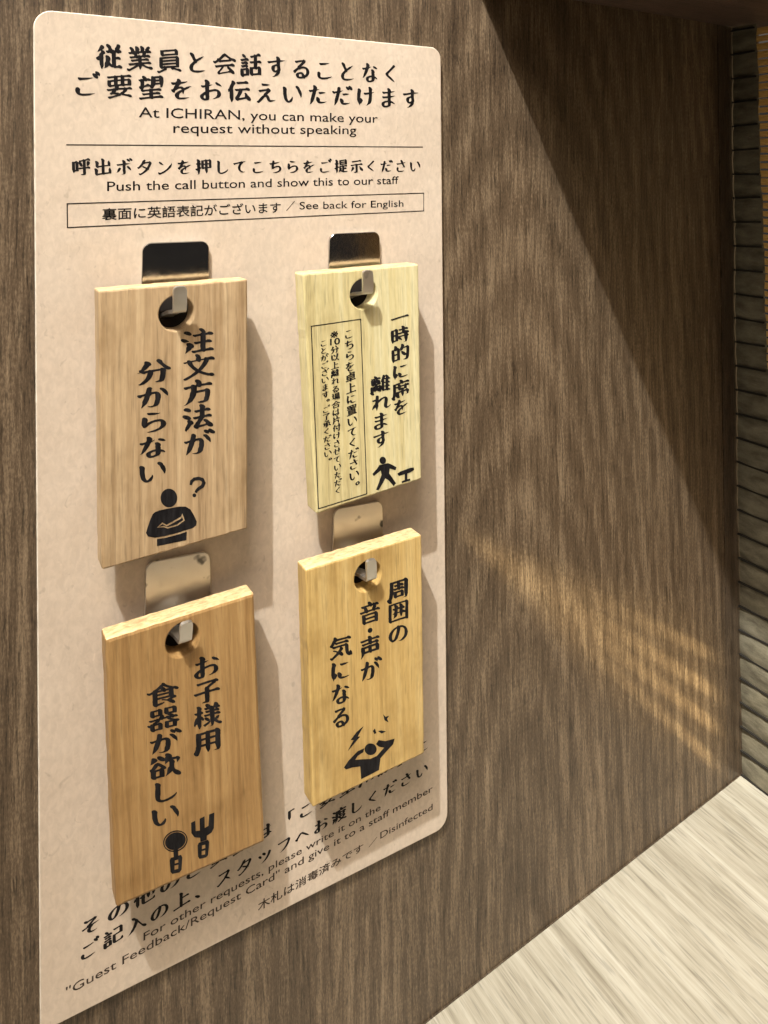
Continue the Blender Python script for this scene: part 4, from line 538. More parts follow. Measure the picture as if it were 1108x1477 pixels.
'片': [[148,36,139,44,132,68,140,124,156,176,163,244,169,260,166,332,170,400,163,484,165,496,176,507,196,508,220,498,240,480,255,448,251,388,348,403,350,488,342,520,343,536,360,549,392,543,417,524,435,496,436,476,428,452,432,411,484,430,512,427,528,417,540,404,547,388,545,376,536,368,520,365,480,371,432,371,424,355,412,348,396,349,376,360,252,342,245,272,248,268,408,291,416,301,428,307,452,301,476,282,490,256,486,144,460,94,452,93,444,100,415,184,412,248,244,223,238,180,200,88,192,77,167,60,156,38]],
'用': [[156,28,136,37,120,52,110,68,106,84,109,100,124,122,140,168,142,208,149,232,145,348,148,456,152,472,168,483,196,478,224,480,312,495,320,508,328,511,360,504,472,516,482,532,496,538,516,535,540,521,564,492,571,468,567,444,571,412,566,384,570,180,569,164,548,114,532,102,480,98,440,100,500,124,472,233,390,224,389,136,356,82,348,84,341,92,313,164,308,210,236,200,231,192,229,160,213,104,191,44,176,29],[240,246,241,316,268,325,308,330,310,256],[392,265,389,340,476,354,476,276],[240,363,236,432,308,447,309,376],[392,387,388,456,475,464,480,424,476,396]],
'的': [[156,59,149,68,122,144,117,200,120,312,115,348,120,400,126,416,140,424,160,420,177,424,190,476,189,508,196,523,208,528,220,528,248,515,271,488,277,460,312,443,336,413,341,444,356,460,368,500,366,540,380,552,396,552,416,544,445,516,452,500,453,484,437,464,500,468,509,480,524,485,544,480,566,464,583,432,582,328,570,172,556,132,543,108,529,100,492,91,452,95,428,102,420,108,424,114,482,136,491,184,488,216,472,211,452,213,432,222,408,240,380,280,365,332,367,344,376,352,404,348,458,312,492,269,497,280,502,316,504,426,434,420,404,376,348,349,340,409,336,268,341,176,336,112,320,102,292,108,188,88,168,60,164,57],[196,136,200,160,198,244,260,253,260,146],[200,291,194,380,204,384,224,373,240,373,248,377,256,392,260,393,262,304,258,300]],
'示': [[272,64,244,84,241,92,272,95,314,108,308,323,252,317,168,294,152,300,139,312,132,328,134,340,144,344,176,344,308,367,316,384,328,389,344,387,364,376,416,381,476,390,500,403,516,405,536,401,552,391,564,376,570,360,566,348,556,341,536,339,496,347,436,343,392,335,387,116,381,84,368,72,348,72,316,62],[144,100,164,176,166,200,186,264,204,276,232,270,248,259,259,244,266,220,263,204,224,152,168,112],[548,127,524,135,503,148,484,165,468,188,454,228,457,256,441,284,441,292,448,299,460,299,480,289,500,267,544,240,577,200,589,168,586,144,572,130],[200,428,184,440,177,452,176,468,184,475,428,505,460,522,480,522,500,514,516,499,524,480,520,465,504,458,448,466,268,439,216,424]],
'紙': [[144,55,128,62,109,104,114,180,124,188,140,189,160,182,176,170,186,184,200,193,212,193,232,184,226,200,224,221,208,215,204,203,196,194,176,193,156,202,140,216,130,232,125,248,129,264,156,287,164,300,144,309,128,324,117,344,115,364,139,392,164,432,192,505,208,513,228,508,248,492,258,472,253,448,210,380,216,377,230,400,276,423,283,412,281,364,276,348,304,323,307,328,307,468,316,488,332,492,351,488,424,510,432,524,440,529,472,524,524,546,544,546,564,535,581,508,581,496,576,490,560,487,532,496,498,484,507,392,504,364,532,362,552,354,568,336,572,316,566,308,552,303,508,308,508,296,532,160,552,204,560,205,571,196,585,176,594,152,594,124,588,108,576,100,560,100,544,90,532,89,508,97,484,117,469,140,448,196,433,300,424,302,384,294,384,143,388,139,424,154,432,154,450,140,452,123,388,92,381,76,368,69,344,75,316,100,292,103,268,121,269,96,263,76,248,63,232,62,204,79,188,105,176,66,164,58],[224,266,221,268,232,285,236,286,243,276,241,272],[384,340,384,432,380,452,424,465,431,348,428,344]],
'置': [[156,44,136,57,129,76,136,84,180,88,183,296,196,305,212,303,296,316,299,340,192,323,164,312,152,316,138,328,135,348,144,354,172,353,228,366,302,376,306,384,280,394,208,382,192,373,172,378,156,392,146,412,143,456,148,477,160,484,176,483,256,498,264,510,272,513,300,505,376,515,380,524,392,530,420,520,496,528,512,536,536,526,551,508,557,492,558,448,552,431,540,426,528,428,440,418,433,408,424,404,396,413,376,410,375,388,464,398,496,409,516,410,532,405,544,396,553,380,552,368,532,359,480,364,372,351,363,340,363,328,448,338,468,347,488,340,502,328,515,300,512,252,516,146,540,141,555,132,566,116,564,100,544,93,516,97,500,86,472,97,328,79,246,64,232,48,200,55],[244,100,242,116,248,121,428,147,448,149,452,144,452,127],[244,154,244,173,404,197,452,200,454,196,452,183],[244,207,243,220,249,224,356,243,453,252,453,240,448,238],[244,258,240,273,272,280,320,288,348,280,364,293,428,301,453,300,452,287],[208,418,204,453,256,460,256,428],[344,444,323,448,321,472,379,480,376,444,352,440],[440,451,437,456,440,490,498,496,499,460]],
'要': [[172,36,149,52,144,68,148,76,240,99,298,124,268,127,252,123,232,129,216,115,196,120,182,136,181,152,188,158,204,160,208,176,221,200,160,185,143,192,130,208,128,221,136,229,168,230,228,242,244,253,260,251,269,284,244,283,212,275,202,264,192,262,168,270,150,288,141,312,141,384,144,397,156,406,176,405,252,419,254,452,220,450,168,435,156,440,142,452,137,464,138,476,144,480,196,484,252,495,268,510,296,502,368,510,375,524,384,528,412,519,444,520,476,526,512,540,528,538,544,530,562,504,562,492,556,485,536,481,480,488,440,483,437,480,438,448,440,445,484,449,496,459,508,461,524,456,543,440,556,412,558,340,552,320,540,314,520,318,440,311,429,296,420,293,388,304,344,298,340,296,336,260,420,270,436,280,460,274,484,276,520,290,536,289,552,281,569,260,571,248,568,240,544,233,508,240,488,239,476,203,424,152,476,141,500,144,536,137,559,116,563,104,560,93,540,80,524,80,484,101,428,113,404,112,380,123,372,122,360,102,332,97,298,80,264,71,181,36],[348,155,320,170,300,166,276,168,286,180,293,204,316,207,326,220,416,231,396,192,370,176,360,158],[208,315,206,368,252,379,252,323,224,315],[324,332,321,336,323,392,368,399,370,340],[440,346,435,376,437,404,488,412,488,353],[324,429,321,432,320,464,324,468,368,474,369,436]],
'記': [[168,39,137,56,118,84,114,184,120,212,136,222,160,217,236,230,244,242,256,247,284,240,304,222,315,200,318,100,315,84,300,72,276,76,200,63,188,42],[388,75,368,83,352,95,338,112,330,132,326,192,331,332,336,341,348,346,368,343,488,360,491,456,489,476,484,479,416,470,384,460,372,462,350,480,344,492,344,504,356,512,392,511,484,520,500,535,520,534,552,513,567,484,567,324,560,314,548,310,520,317,401,304,406,128,432,126,516,139,523,164,544,191,556,199,567,192,576,168,581,140,579,120,568,107,525,96,452,89],[200,108,196,109,195,116,198,144,196,180,240,188,241,116],[156,240,141,252,133,264,131,276,136,284,208,292,245,312,264,313,280,307,296,293,305,276,304,260,288,251,232,254,172,236],[172,311,156,320,143,336,141,348,148,359,200,364,228,381,252,385,280,373,299,348,299,332,284,321,268,318,228,323],[156,376,140,382,126,396,120,412,124,421,223,440,184,452,156,480,147,500,146,516,152,526,164,533,196,527,227,500,240,468,237,452,228,443,252,456,280,457,306,444,322,420,320,402,303,392,236,393]],
'話': [[168,43,137,60,118,88,116,160,122,208,136,221,160,218,229,232,243,248,235,252,216,252,176,237,160,241,148,250,134,272,134,284,140,291,192,293,233,312,227,316,208,317,180,304,168,304,144,320,135,344,144,355,180,354,196,360,216,376,248,378,276,361,289,336,284,319,258,308,278,292,287,272,284,257,263,248,292,230,309,200,310,92,304,81,292,75,268,80,200,67,188,46],[360,76,332,95,317,120,313,168,318,244,323,256,332,262,356,259,404,267,405,340,348,332,324,348,316,368,319,376,327,380,404,388,408,460,404,462,368,448,356,447,332,464,327,484,335,492,404,507,411,524,420,530,436,529,452,522,472,531,496,553,524,553,540,544,556,528,563,512,564,499,560,491,548,486,504,490,482,484,480,444,484,396,516,410,544,407,568,388,577,372,578,360,572,349,556,344,508,353,488,351,484,276,492,273,508,287,524,286,548,273,564,252,570,232,572,180,571,108,564,100,552,95,524,102,408,92,396,90,384,75],[196,112,190,180,232,188,234,120],[400,132,396,136,392,219,428,224,448,213,468,210,480,216,485,228,492,231,490,144],[156,368,140,374,126,388,120,404,124,415,204,427,226,440,208,442,188,452,172,467,161,484,157,500,161,516,172,523,188,523,212,512,232,492,243,468,240,447,268,446,292,430,303,412,304,396,298,388,284,383,232,387]],
'離': [[160,15,124,36,111,52,102,72,102,92,113,108,109,196,112,216,118,232,128,240,152,238,196,247,210,272,200,271,188,257,172,257,148,271,132,292,125,404,132,415,148,420,133,436,132,452,140,457,168,457,208,466,210,468,197,492,194,508,200,523,212,529,228,528,248,518,264,504,276,485,312,492,338,480,351,460,350,448,344,443,324,437,276,440,300,424,308,410,316,422,326,416,351,344,351,304,340,290,320,292,280,287,274,264,299,264,308,277,324,279,348,269,368,248,369,340,351,364,348,380,360,396,360,409,373,440,375,464,388,500,393,532,400,541,416,542,436,533,452,517,457,532,466,540,476,540,492,532,525,500,534,480,536,464,556,452,569,432,568,420,560,412,525,408,525,364,543,356,556,344,564,328,563,316,548,307,524,308,521,300,525,264,551,248,562,224,552,211,524,208,523,160,548,154,560,146,571,128,570,116,552,107,525,108,511,96,496,97,472,110,432,105,424,96,412,94,384,108,364,141,356,112,344,89,328,83,296,78,293,80,296,83,322,92,324,102,312,100,296,103,280,113,264,130,240,123,232,108,224,105,208,107,188,119,185,76,197,48,197,32,184,16],[432,140,430,204,432,208,456,211,460,176,457,144],[304,196,285,216,288,219,301,220],[428,244,428,304,431,308,456,310,460,248],[252,320,241,328,248,334,271,324],[436,344,427,400,432,409,456,412,459,348],[184,400,168,416,184,422],[220,424,208,428,232,432,251,424],[444,446,443,456,460,491,469,464,457,448]],
'音': [[224,51,192,72,177,100,175,204,171,240,173,260,181,272,196,277,216,272,288,285,448,305,456,314,468,318,492,310,513,292,526,268,531,216,527,164,530,124,520,88,500,83,472,97,324,79,256,67,242,52],[256,109,256,151,352,167,446,176,448,135,388,131],[260,197,252,232,256,234,368,253,446,260,448,223],[152,292,136,304,129,316,127,328,131,336,172,340,224,352,220,392,204,413,184,412,165,424,155,440,154,456,164,463,204,464,312,481,315,484,301,508,298,524,301,540,312,549,336,550,360,539,381,520,396,494,404,495,410,508,420,513,436,511,456,502,472,512,492,516,520,508,543,484,545,464,536,454,516,450,481,456,491,416,468,384,480,385,508,400,528,400,544,394,561,380,572,360,570,344,560,337,536,335,500,343,468,340,459,328,448,324,416,335,380,331,308,318,300,302,288,296,268,298,248,309,192,299,168,289],[308,363,288,408,273,428,276,431,340,442,360,432,376,430,388,434,396,449,412,448,413,432,400,412,391,376]],
'食': [[232,52,203,72,189,100,185,180,189,208,186,328,152,308,136,308,109,328,102,352,107,360,116,363,144,355,188,379,201,404,240,425,286,472,296,487,320,505,328,533,340,538,356,537,376,524,389,500,420,475,480,446,496,434,524,438,544,432,571,416,585,396,586,380,572,363,544,364,512,386,505,368,510,260,537,244,548,228,550,216,543,204,520,193,502,192,475,172,500,157,516,140,528,120,530,100,524,88,516,83,488,85,448,109,408,150,352,171,340,170,323,180,320,188,324,197,344,201,404,182,453,216,455,220,452,222,308,203,264,192,264,116,276,116,308,130,340,132,360,143,367,136,365,120,333,92,265,68,255,52],[264,239,263,268,268,272,428,296,431,292,428,261],[264,314,263,340,267,344,336,356,360,343,376,341,388,347,396,363,431,364,432,336],[272,387,304,410,315,396,312,392],[392,403,372,434,346,456,352,463,440,412]],
}
# ------------------------------------------------------------------ writing
class Quad:
    """maps (u, v) in the unit square to a plane patch given by four picture corners of the writing"""
    def __init__(s, surf, tl, tr, br, bl):
        s.c = [surf(*p) for p in (tl, tr, br, bl)]
    def __call__(s, u, v):
        tl, tr, br, bl = s.c
        return (tl*(1-u) + tr*u)*v + (bl*(1-u) + br*u)*(1-v)
def brush_chars(q, text, vertical=False, weights=None, sx=1.0):
    """returns loops (lists of 3-D points) for brush characters set in equal cells of quad q"""
    out = []; n = len(text); fs = 1.0 if vertical else 0.90; wts = weights or [1.0]*n; tot = sum(wts); acc = 0.0
    for ch, w in zip(text, wts):
        a, b = acc/tot, (acc+w)/tot; acc += w
        if ch == '・': loops = [[(int(x), int(y)) for x, y in ellipse(350, 290, 55, 55, 14)]]
        else: loops = [list(zip(l[::2], l[1::2])) for l in GLYPH[ch]]
        grp = []
        for l in loops:
            pts = []
            for x, y in l:
                ex, ey = (x-100)/500.0, (y-100)/500.0 + 0.12
                ex = 0.5 + (ex-0.5)*sx
                if vertical and ch in '。、': ex += 0.55; ey += 0.5
                ey = 0.5 + (ey-0.5)*fs; ex = 0.5 + (ex-0.5)*fs
                if vertical:
                    c = (a+b)/2; ey2 = 1 - c + (ey-0.5)/tot*(1 if w >= 1 else 1)
                    pts.append(q(ex, ey2))
                else:
                    pts.append(q(a + ex*(b-a), ey))
            grp.append(pts)
        out.append(grp)
    return out
def font_chars(q, text, bold=0.0, top=0.73, fit=True):
    """one line of sans lettering: baseline at v=0, capital height at v=1, spread over u 0..1"""
    c = bpy.data.curves.new('line', 'FONT'); c.body = text; c.resolution_u = 3; c.offset = bold
    o = bpy.data.objects.new('line', c); col.objects.link(o); bpy.context.view_layer.update()
    m = o.to_mesh()
    v = np.array([x.co[:2] for x in m.vertices]); f = [tuple(p.vertices) for p in m.polygons]
    o.to_mesh_clear(); bpy.data.objects.remove(o); bpy.data.curves.remove(c)
    x0, x1 = v[:, 0].min(), v[:, 0].max()
    return [q((x-x0)/(x1-x0), y/top) for x, y in v], f
def font_box(q, text, bold=0.0):
    """sans characters whose bounding box fills the quad"""
    V, F = font_chars(lambda u, v: (u, v), text, bold, 1.0)
    ys = [p[1] for p in V]; a, b = min(ys), max(ys)
    return [q(u, (y-a)/(b-a)) for u, y in V], F

class Writing:
    """collects lettering lying on one plane and builds it as one mesh"""
    def __init__(s, M, off=0.0):   # M: plane frame (local X right, Y in, Z up); writing is laid at local y = -lift
        s.inv = M.inverted(); s.V = []; s.F = []; s.off = off
    def loops(s, grp, lift):
        L = [[((s.inv @ p).x, (s.inv @ p).z) for p in l] for l in grp]
        # work in a magnified frame so the curve fill keeps precision
        v, f = curve_mesh([[(x*100, y*100) for x, y in l] for l in L])
        b = len(s.V); s.V += [(x/100, -lift, y/100) for x, y, _ in v]; s.F += [tuple(b+i for i in q) for q in f]
    def chars(s, groups, lift=0.00005):
        for gr in groups: s.loops(gr, lift)
    def mesh(s, VF, lift=0.00005):
        b = len(s.V)
        for p in VF[0]:
            q = s.inv @ p; s.V.append((q.x, -lift, q.z))
        s.F += [tuple(b+i for i in t) for t in VF[1]]
    def frame(s, corners, w, lift=0.00005):     # a thin rectangular outline
        P = [s.inv @ p for p in corners]; P = [Vector((p.x, p.z)) for p in P]
        c = sum(P, Vector((0, 0)))/4
        inn = []
        for i in range(4):
            a = (P[i-1]-P[i]).normalized(); b2 = (P[(i+1) % 4]-P[i]).normalized()
            inn.append(P[i] + (a + b2)*w)
        b = len(s.V)
        for p in P + inn: s.V.append((p.x, -lift, p.y))
        for i in range(4): s.F.append((b+i, b+(i+1) % 4, b+4+(i+1) % 4, b+4+i))
    def line(s, p0, p1, w, lift=0.00005):
        a, c = s.inv @ p0, s.inv @ p1; b = len(s.V); d = Vector((c.x-a.x, c.z-a.z)).normalized(); n = Vector((-d.y, d.x))*w/2
        s.V += [(a.x+n.x, -lift, a.z+n.y), (c.x+n.x, -lift, c.z+n.y), (c.x-n.x, -lift, c.z-n.y), (a.x-n.x, -lift, a.z-n.y)]
        s.F.append((b, b+1, b+2, b+3))
    def build(s, name, m, parent):
        return link_mesh(name, [(x, y + s.off, z) for x, y, z in s.V], s.F, m, parent)

# ------------------------------------------------------------------ notice board
def surf_board(px, py): return at_y(px, py, Y_BOARD)
bc = [surf_board(48.3, 12.5), surf_board(636, 69), surf_board(646.2, 1192), surf_board(58.2, 1491)]
bm_pts = [(p.x, p.z) for p in bc]
zmid = sum(p[1] for p in bm_pts)/4
MB = Matrix.Translation((0, 0, 0))
rr = 0.0042
v, f = curve_mesh([[(x*100, y*100) for x, y in round_poly(bm_pts, [rr, rr*0.85, rr, 0.0012])]], extrude=0.075, bevel=0.03, res=2)
v = [(x/100, Y_BOARD + 0.00075 + (-z)/100, y/100) for x, y, z in v]
board = link_mesh('notice_board', v, f, M_KRAFT)
board.data.materials.append(M_CARD_EDGE)
for pl in board.data.polygons:
    if abs(pl.normal.y) < 0.93: pl.material_index = 1
tag(board, 'kraft card notice board printed with Japanese and English instructions on the walnut partition', 'notice board')
MBW = Matrix.Translation((0, Y_BOARD, 0))
def Q(*a): return Quad(surf_board, *a)
def strip(c0, c1, h0, h1):
    return Q((c0[0], c0[1]-h0/2), (c1[0], c1[1]-h1/2), (c1[0], c1[1]+h1/2), (c0[0], c0[1]+h0/2))
def base(c0, c1, h0, h1):
    return Q((c0[0], c0[1]-h0), (c1[0], c1[1]-h1), c1, c0)
w = Writing(MBW, Y_BOARD)
w.chars(brush_chars(Q((135, 60), (580, 90), (580, 125), (136, 102)), '従業員と会話することなく'))
w.chars(brush_chars(Q((100, 101), (608, 126), (608, 160), (101, 142)), 'ご要望をお伝えいただけます'))
w.chars(brush_chars(Q((101, 227), (609, 229), (609, 250), (102, 256)), '呼出ボタンを押してこちらをご提示ください'))
w.build('heading_lettering', M_PRINT, board)
w = Writing(MBW, Y_BOARD)
w.mesh(font_chars(base((200, 169), (545, 177), 15.5, 13), 'At ICHIRAN, you can make your', 0.004))
w.mesh(font_chars(base((250, 191.5), (514, 193.5), 15.5, 13), 'request without speaking', 0.004))
w.mesh(font_chars(base((154.5, 275.5), (575, 265), 14.5, 11.5), 'Push the call button and show this to our staff', 0.004))
w.mesh(font_box(Q((147, 300), (405, 291), (405, 307), (147, 318)), '裏面に英語表記がございます', 0.012))
w.line(surf_board(413, 304), surf_board(425, 290), 0.00016)
w.mesh(font_chars(base((432, 302), (582, 298), 11.5, 10), 'See back for English', 0.004))
w.build('english_lettering', M_PRINT, board)
w = Writing(MBW, Y_BOARD)
w.line(surf_board(95.5, 208.7), surf_board(610, 212), 0.00026)
w.frame([surf_board(*p) for p in ((96, 293), (611.7, 277.8), (611.7, 304.6), (96.5, 329))], 0.00026)
w.build('ruled_lines', M_PRINT, board)
w = Writing(MBW, Y_BOARD)
w.chars(brush_chars(strip((112, 1345), (621, 1071), 28, 21), 'その他のご要望は「ご要望用紙」に'))
w.chars(brush_chars(strip((111, 1379), (620, 1106), 28, 20), 'ご記入の上、スタッフへお渡しください'))
w.build('footer_lettering', M_PRINT, board)
w = Writing(MBW, Y_BOARD)
w.mesh(font_chars(base((207, 1357), (549, 1168), 12, 9.5), 'For other requests, please write it on the', 0.004))
w.mesh(font_chars(base((95, 1437), (624, 1141), 13, 9.5), '"Guest Feedback/Request Card" and give it to a staff member', 0.004))
w.mesh(font_box(strip((372, 1308), (524, 1221), 15, 11), '木札は消毒済みです', 0.012))
w.line(surf_board(532, 1222), surf_board(544, 1207), 0.00016)
w.mesh(font_chars(base((548.5, 1210), (624, 1167.5), 10, 9), 'Disinfected', 0.004))
w.build('small_lettering', M_SMALL, board)

# ------------------------------------------------------------------ steel hooks (parts of the board)
def hook(quad, hole, prong_w, tip, y_tip, label, tilt, m):
    """a plate screwed flat on the card and a tongue bent out of it that passes the hole of a tag"""
    yp = Y_BOARD - 0.0012
    P = [at_y(px, py, yp) for px, py in quad]
    pts = [(p.x*100, p.z*100) for p in P]
    v, f = curve_mesh([round_poly(pts, [0.22, 0.22, 0.05, 0.05])], extrude=0.05, bevel=0.022, res=2)
    zt = max(p.z for p in P)
    def lean(x, z): return -(zt - z)*tilt
    v = [(x/100, yp + 0.0005 - z/100 + lean(x/100, y/100), y/100) for x, y, z in v]
    plate = link_mesh('hook_plate', v, f, m, board)
    for pl in plate.data.polygons: pl.use_smooth = False
    hp = at_y(*hole, yp)
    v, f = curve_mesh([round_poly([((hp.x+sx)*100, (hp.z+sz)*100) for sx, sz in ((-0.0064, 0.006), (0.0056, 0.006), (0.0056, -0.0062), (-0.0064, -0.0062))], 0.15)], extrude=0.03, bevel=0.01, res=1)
    link_mesh('hole_shade_block', [(x/100, yp - 0.0004 - z/100 + 0.0001, y/100) for x, y, z in v], f, M_HOLE_SHADE, plate)  # added dark block that makes the tag hole look shaded inside
    # tongue: swept strip, out through the hole then up
    h = at_y(*hole, y_tip + 0.004); t = at_y(*tip, y_tip)
    path = [Vector((h.x, yp, h.z - 0.0032)), Vector((h.x, yp - 0.0010, h.z - 0.0026))]
    y1, z1 = y_tip + 0.0011, h.z + 0.0004
    path.append(Vector((h.x + (t.x-h.x)*0.2, (yp - 0.001 + y1)/2, h.z - 0.0010)))
    path.append(Vector((h.x + (t.x-h.x)*0.35, y1 + 0.0004, z1 - 0.0004)))
    for s in (0, .2, .4, .6, .75, .86, .93, .97, 1.0):
        path.append(Vector((h.x + (t.x-h.x)*(0.4 + 0.6*s), y1 - 0.0011*s**0.8, z1 + (t.z - z1)*s)))
    V = []; F = []; n = len(path)
    for i, p in enumerate(path):
        d = (path[min(i+1, n-1)] - path[max(i-1, 0)]).normalized()
        side = Vector((1, 0, 0)); nn = d.cross(side).normalized()*0.00045
        k = (n-1-i)
        wd = prong_w/2*(1.0 if k > 3 else (0.45, 0.74, 0.90, 0.97)[k])
        V += [p - side*wd - nn, p + side*wd - nn, p + side*wd + nn, p - side*wd + nn]
    for i in range(n-1):
        a = 4*i
        for j in range(4): F.append((a+j, a+(j+1) % 4, a+4+(j+1) % 4, a+4+j))
    F += [(3, 2, 1, 0), tuple(4*(n-1)+j for j in range(4))]
    link_mesh('hook_tongue', V, F, M_TONGUE, plate)
    plate['label'] = label

# ------------------------------------------------------------------ wooden tags
THK = 0.0058
def _shrink(P, d):
    out = []
    for i in range(4):
        p = Vector(P[i]); a = (Vector(P[i-1])-p).normalized(); c = (Vector(P[(i+1) % 4])-p).normalized()
        out.append(tuple(p + (a+c)*d))
    return out
def _worn(P, wear, rnd):
    """subdivide the long sides and shift the points a hair, the same for every ring of the outline"""
    out = []; n = len(P); idx = 0
    for i in range(n):
        a = Vector(P[i]); c = Vector(P[(i+1) % n]); out.append(tuple(a))
        if (c-a).length > 0.005:
            k = 26
            for j in range(1, k):
                if idx not in wear: wear[idx] = rnd.gauss(0, 0.00004) - (0.00010 if rnd.random() < 0.05 and 2 < j < 24 else 0)
                d = (c-a).normalized(); q = a + (c-a)*(j/k) + Vector((d.y, -d.x))*(-wear[idx] if True else 0)
                idx += 1; out.append(tuple(q))
    return out
def make_tag(corners, y_top, y_bot, hole, hole_r, m, label, radius=0.0006, twist=0.0, bev=0.0005):
    """corners: front-face outline; y_top / y_bot: how far the front face stands from the wall at its upper and lower edge"""
    ys = [y_top + twist, y_top - twist, y_bot - twist, y_bot + twist]
    P = [at_y(px, py, y) for (px, py), y in zip(corners, ys)]
    # plane through the four corners
    c = sum(P, Vector())/4
    nrm = (P[1]-P[3]).cross(P[0]-P[2]).normalized()
    if nrm.y > 0: nrm = -nrm
    P = [at_plane(px, py, c, nrm) for px, py in corners]
    zax = ((P[0]+P[1])/2 - (P[2]+P[3])/2).normalized(); xax = zax.cross(nrm).normalized()
    if xax.x < 0: xax = -xax
    zax = nrm.cross(xax); 
    if zax.z < 0: zax = -zax
    yax = zax.cross(xax)
    o = (P[2]+P[3])/2
    M = Matrix(((xax.x, yax.x, zax.x, o.x), (xax.y, yax.y, zax.y, o.y), (xax.z, yax.z, zax.z, o.z), (0, 0, 0, 1)))
    inv = M.inverted()
    L = [inv @ p for p in P]
    H = inv @ at_plane(*hole, c, nrm)
    bm = bmesh.new()
    jit = random.Random(int(corners[0][0]))
    wear = {}
    def inset(d): return _worn( round_poly(_shrink([(p.x, p.z) for p in L], d), max(radius - d, 0.00025), 4), wear, jit)
    hb = 0.0003
    rings = [[(x, y, z) for x, z in inset(d)] for d, y in ((bev, 0.0), (bev*0.3, bev*0.3), (0.0, bev), (0.0, THK-bev), (bev*0.3, THK-bev*0.3), (bev, THK))
             for y in (y,)]
    hol = [[(H.x + (hole_r+e)*math.cos(a), y, H.z + (hole_r+e)*math.sin(a)) for a in [2*math.pi*k/40 for k in range(40)]]
           for e, y in ((hb, 0.0), (hb*0.3, hb*0.3), (0.0, hb), (0.0, THK-hb), (hb, THK))]
    smooth_faces = []
    for rs, rev in ((rings, False), (hol, True)):
        vs = [[bm.verts.new(p) for p in r] for r in rs]
        for k in range(len(vs)-1):
            n = len(vs[k])
            for q in range(n):
                fc = bm.faces.new((vs[k][q], vs[k][(q+1) % n], vs[k+1][(q+1) % n], vs[k+1][q]))
                fc.smooth = rev
        if not rev: of, ob_ = vs[0], vs[-1]
        else: hf, hk = vs[0], vs[-1]
    for o_, h_ in ((of, hf), (ob_, hk)):
        es = []
        for lp in (o_, h_):
            for q in range(len(lp)): es.append(bm.edges.get((lp[q], lp[(q+1) % len(lp)])))
        bmesh.ops.triangle_fill(bm, use_beauty=True, use_dissolve=False, edges=es)
    bmesh.ops.recalc_face_normals(bm, faces=bm.faces)
    ob = link_mesh('wooden_tag', [], [], m, matrix=M)
    ob.data.materials.append(M_END); bm.normal_update()
    for fc in bm.faces:
        if abs(fc.normal.z) > 0.75 and not fc.smooth: fc.material_index = 1
    bm.to_mesh(ob.data); bm.free()
    tag(ob, label, 'wooden tag', 'wooden request tags hanging on the notice board')
    def S(px, py): return at_plane(px, py, c, nrm)
    return ob, M, S

W_UL = tag_wood('oak_tan', (0.275, 0.185, 0.100), (0.405, 0.290, 0.168), (0.52, 0.395, 0.245), 1, 1.9)
W_UR = tag_wood('pale_poplar', (0.40, 0.325, 0.150), (0.545, 0.475, 0.255), (0.62, 0.58, 0.37), 2, 1.1, 0.65)
W_LL = tag_wood('honey_cherry', (0.215, 0.118, 0.042), (0.32, 0.193, 0.076), (0.42, 0.275, 0.120), 3, 1.9)
W_LR = tag_wood('golden_beech', (0.36, 0.228, 0.076), (0.485, 0.335, 0.126), (0.58, 0.435, 0.195), 4, 1.4)

def ink_parts(tagob, M, lettering, picto, extra=None):
    w = Writing(M)
    for gr in lettering: w.chars(gr)
    for vf in (extra or []): w.mesh(vf)
    w.build('lettering', M_INK, tagob)
    if picto:
        w = Writing(M)
        for lp in picto: w.loops(lp, 0.00006)
        w.build('pictogram', M_INK, tagob)

# ---- tag: how to order
t, M, S = make_tag([(142, 419), (357.5, 402.5), (357.5, 763), (147, 823)], -0.0120, -0.0122, (255, 452), 0.0043, W_UL,
                   'tan wooden tag on the first hook, with crossed-arms figure and question mark')
def K(cx, cy): return S(120 + cx/2.896, 330 + cy/2.896)
letter = [brush_chars(Quad(S, (261, 476), (311, 472), (308, 655), (262, 661)), '注文方法が', True),
          brush_chars(Quad(S, (195, 521), (248, 517), (243, 694), (197, 702)), '分からない', True)]
quest = [K(x, y) for x, y in bar([(449, 1070), (452, 1055), (464, 1045), (482, 1042), (498, 1047), (504, 1060), (498, 1075), (482, 1085), (473, 1094), (470, 1102)], [9, 13, 14, 14, 15, 16, 15, 13, 12, 10])]
qdot = [K(x, y) for x, y in ellipse(464, 1113, 8, 8)]
head = [K(x, y) for x, y in ellipse(358, 1124, 35, 39)]
body = [K(x, y) for x, y in [(300, 1183), (318, 1176), (345, 1170), (400, 1160), (428, 1160), (448, 1172), (462, 1195), (474, 1222), (472, 1238), (455, 1250), (405, 1266), (345, 1282), (300, 1290),
                             (270, 1284), (262, 1270), (268, 1250), (280, 1215), (290, 1192)]]
lower = [K(x, y) for x, y in [(308, 1296), (345, 1290), (405, 1274), (433, 1264), (431, 1300), (308, 1325)]]
arm = [K(x, y) for x, y in [(308, 1248), (330, 1226), (348, 1236), (408, 1202), (414, 1188), (424, 1218), (394, 1240), (352, 1252), (336, 1246)]]
arm2 = [K(x, y) for x, y in [(316, 1245), (331, 1233), (349, 1243), (409, 1210), (413, 1202), (418, 1216), (392, 1234), (352, 1246), (337, 1240)]]
ink_parts(t, M, letter, [[head], [body, arm], [arm2], [lower], [quest], [qdot]])

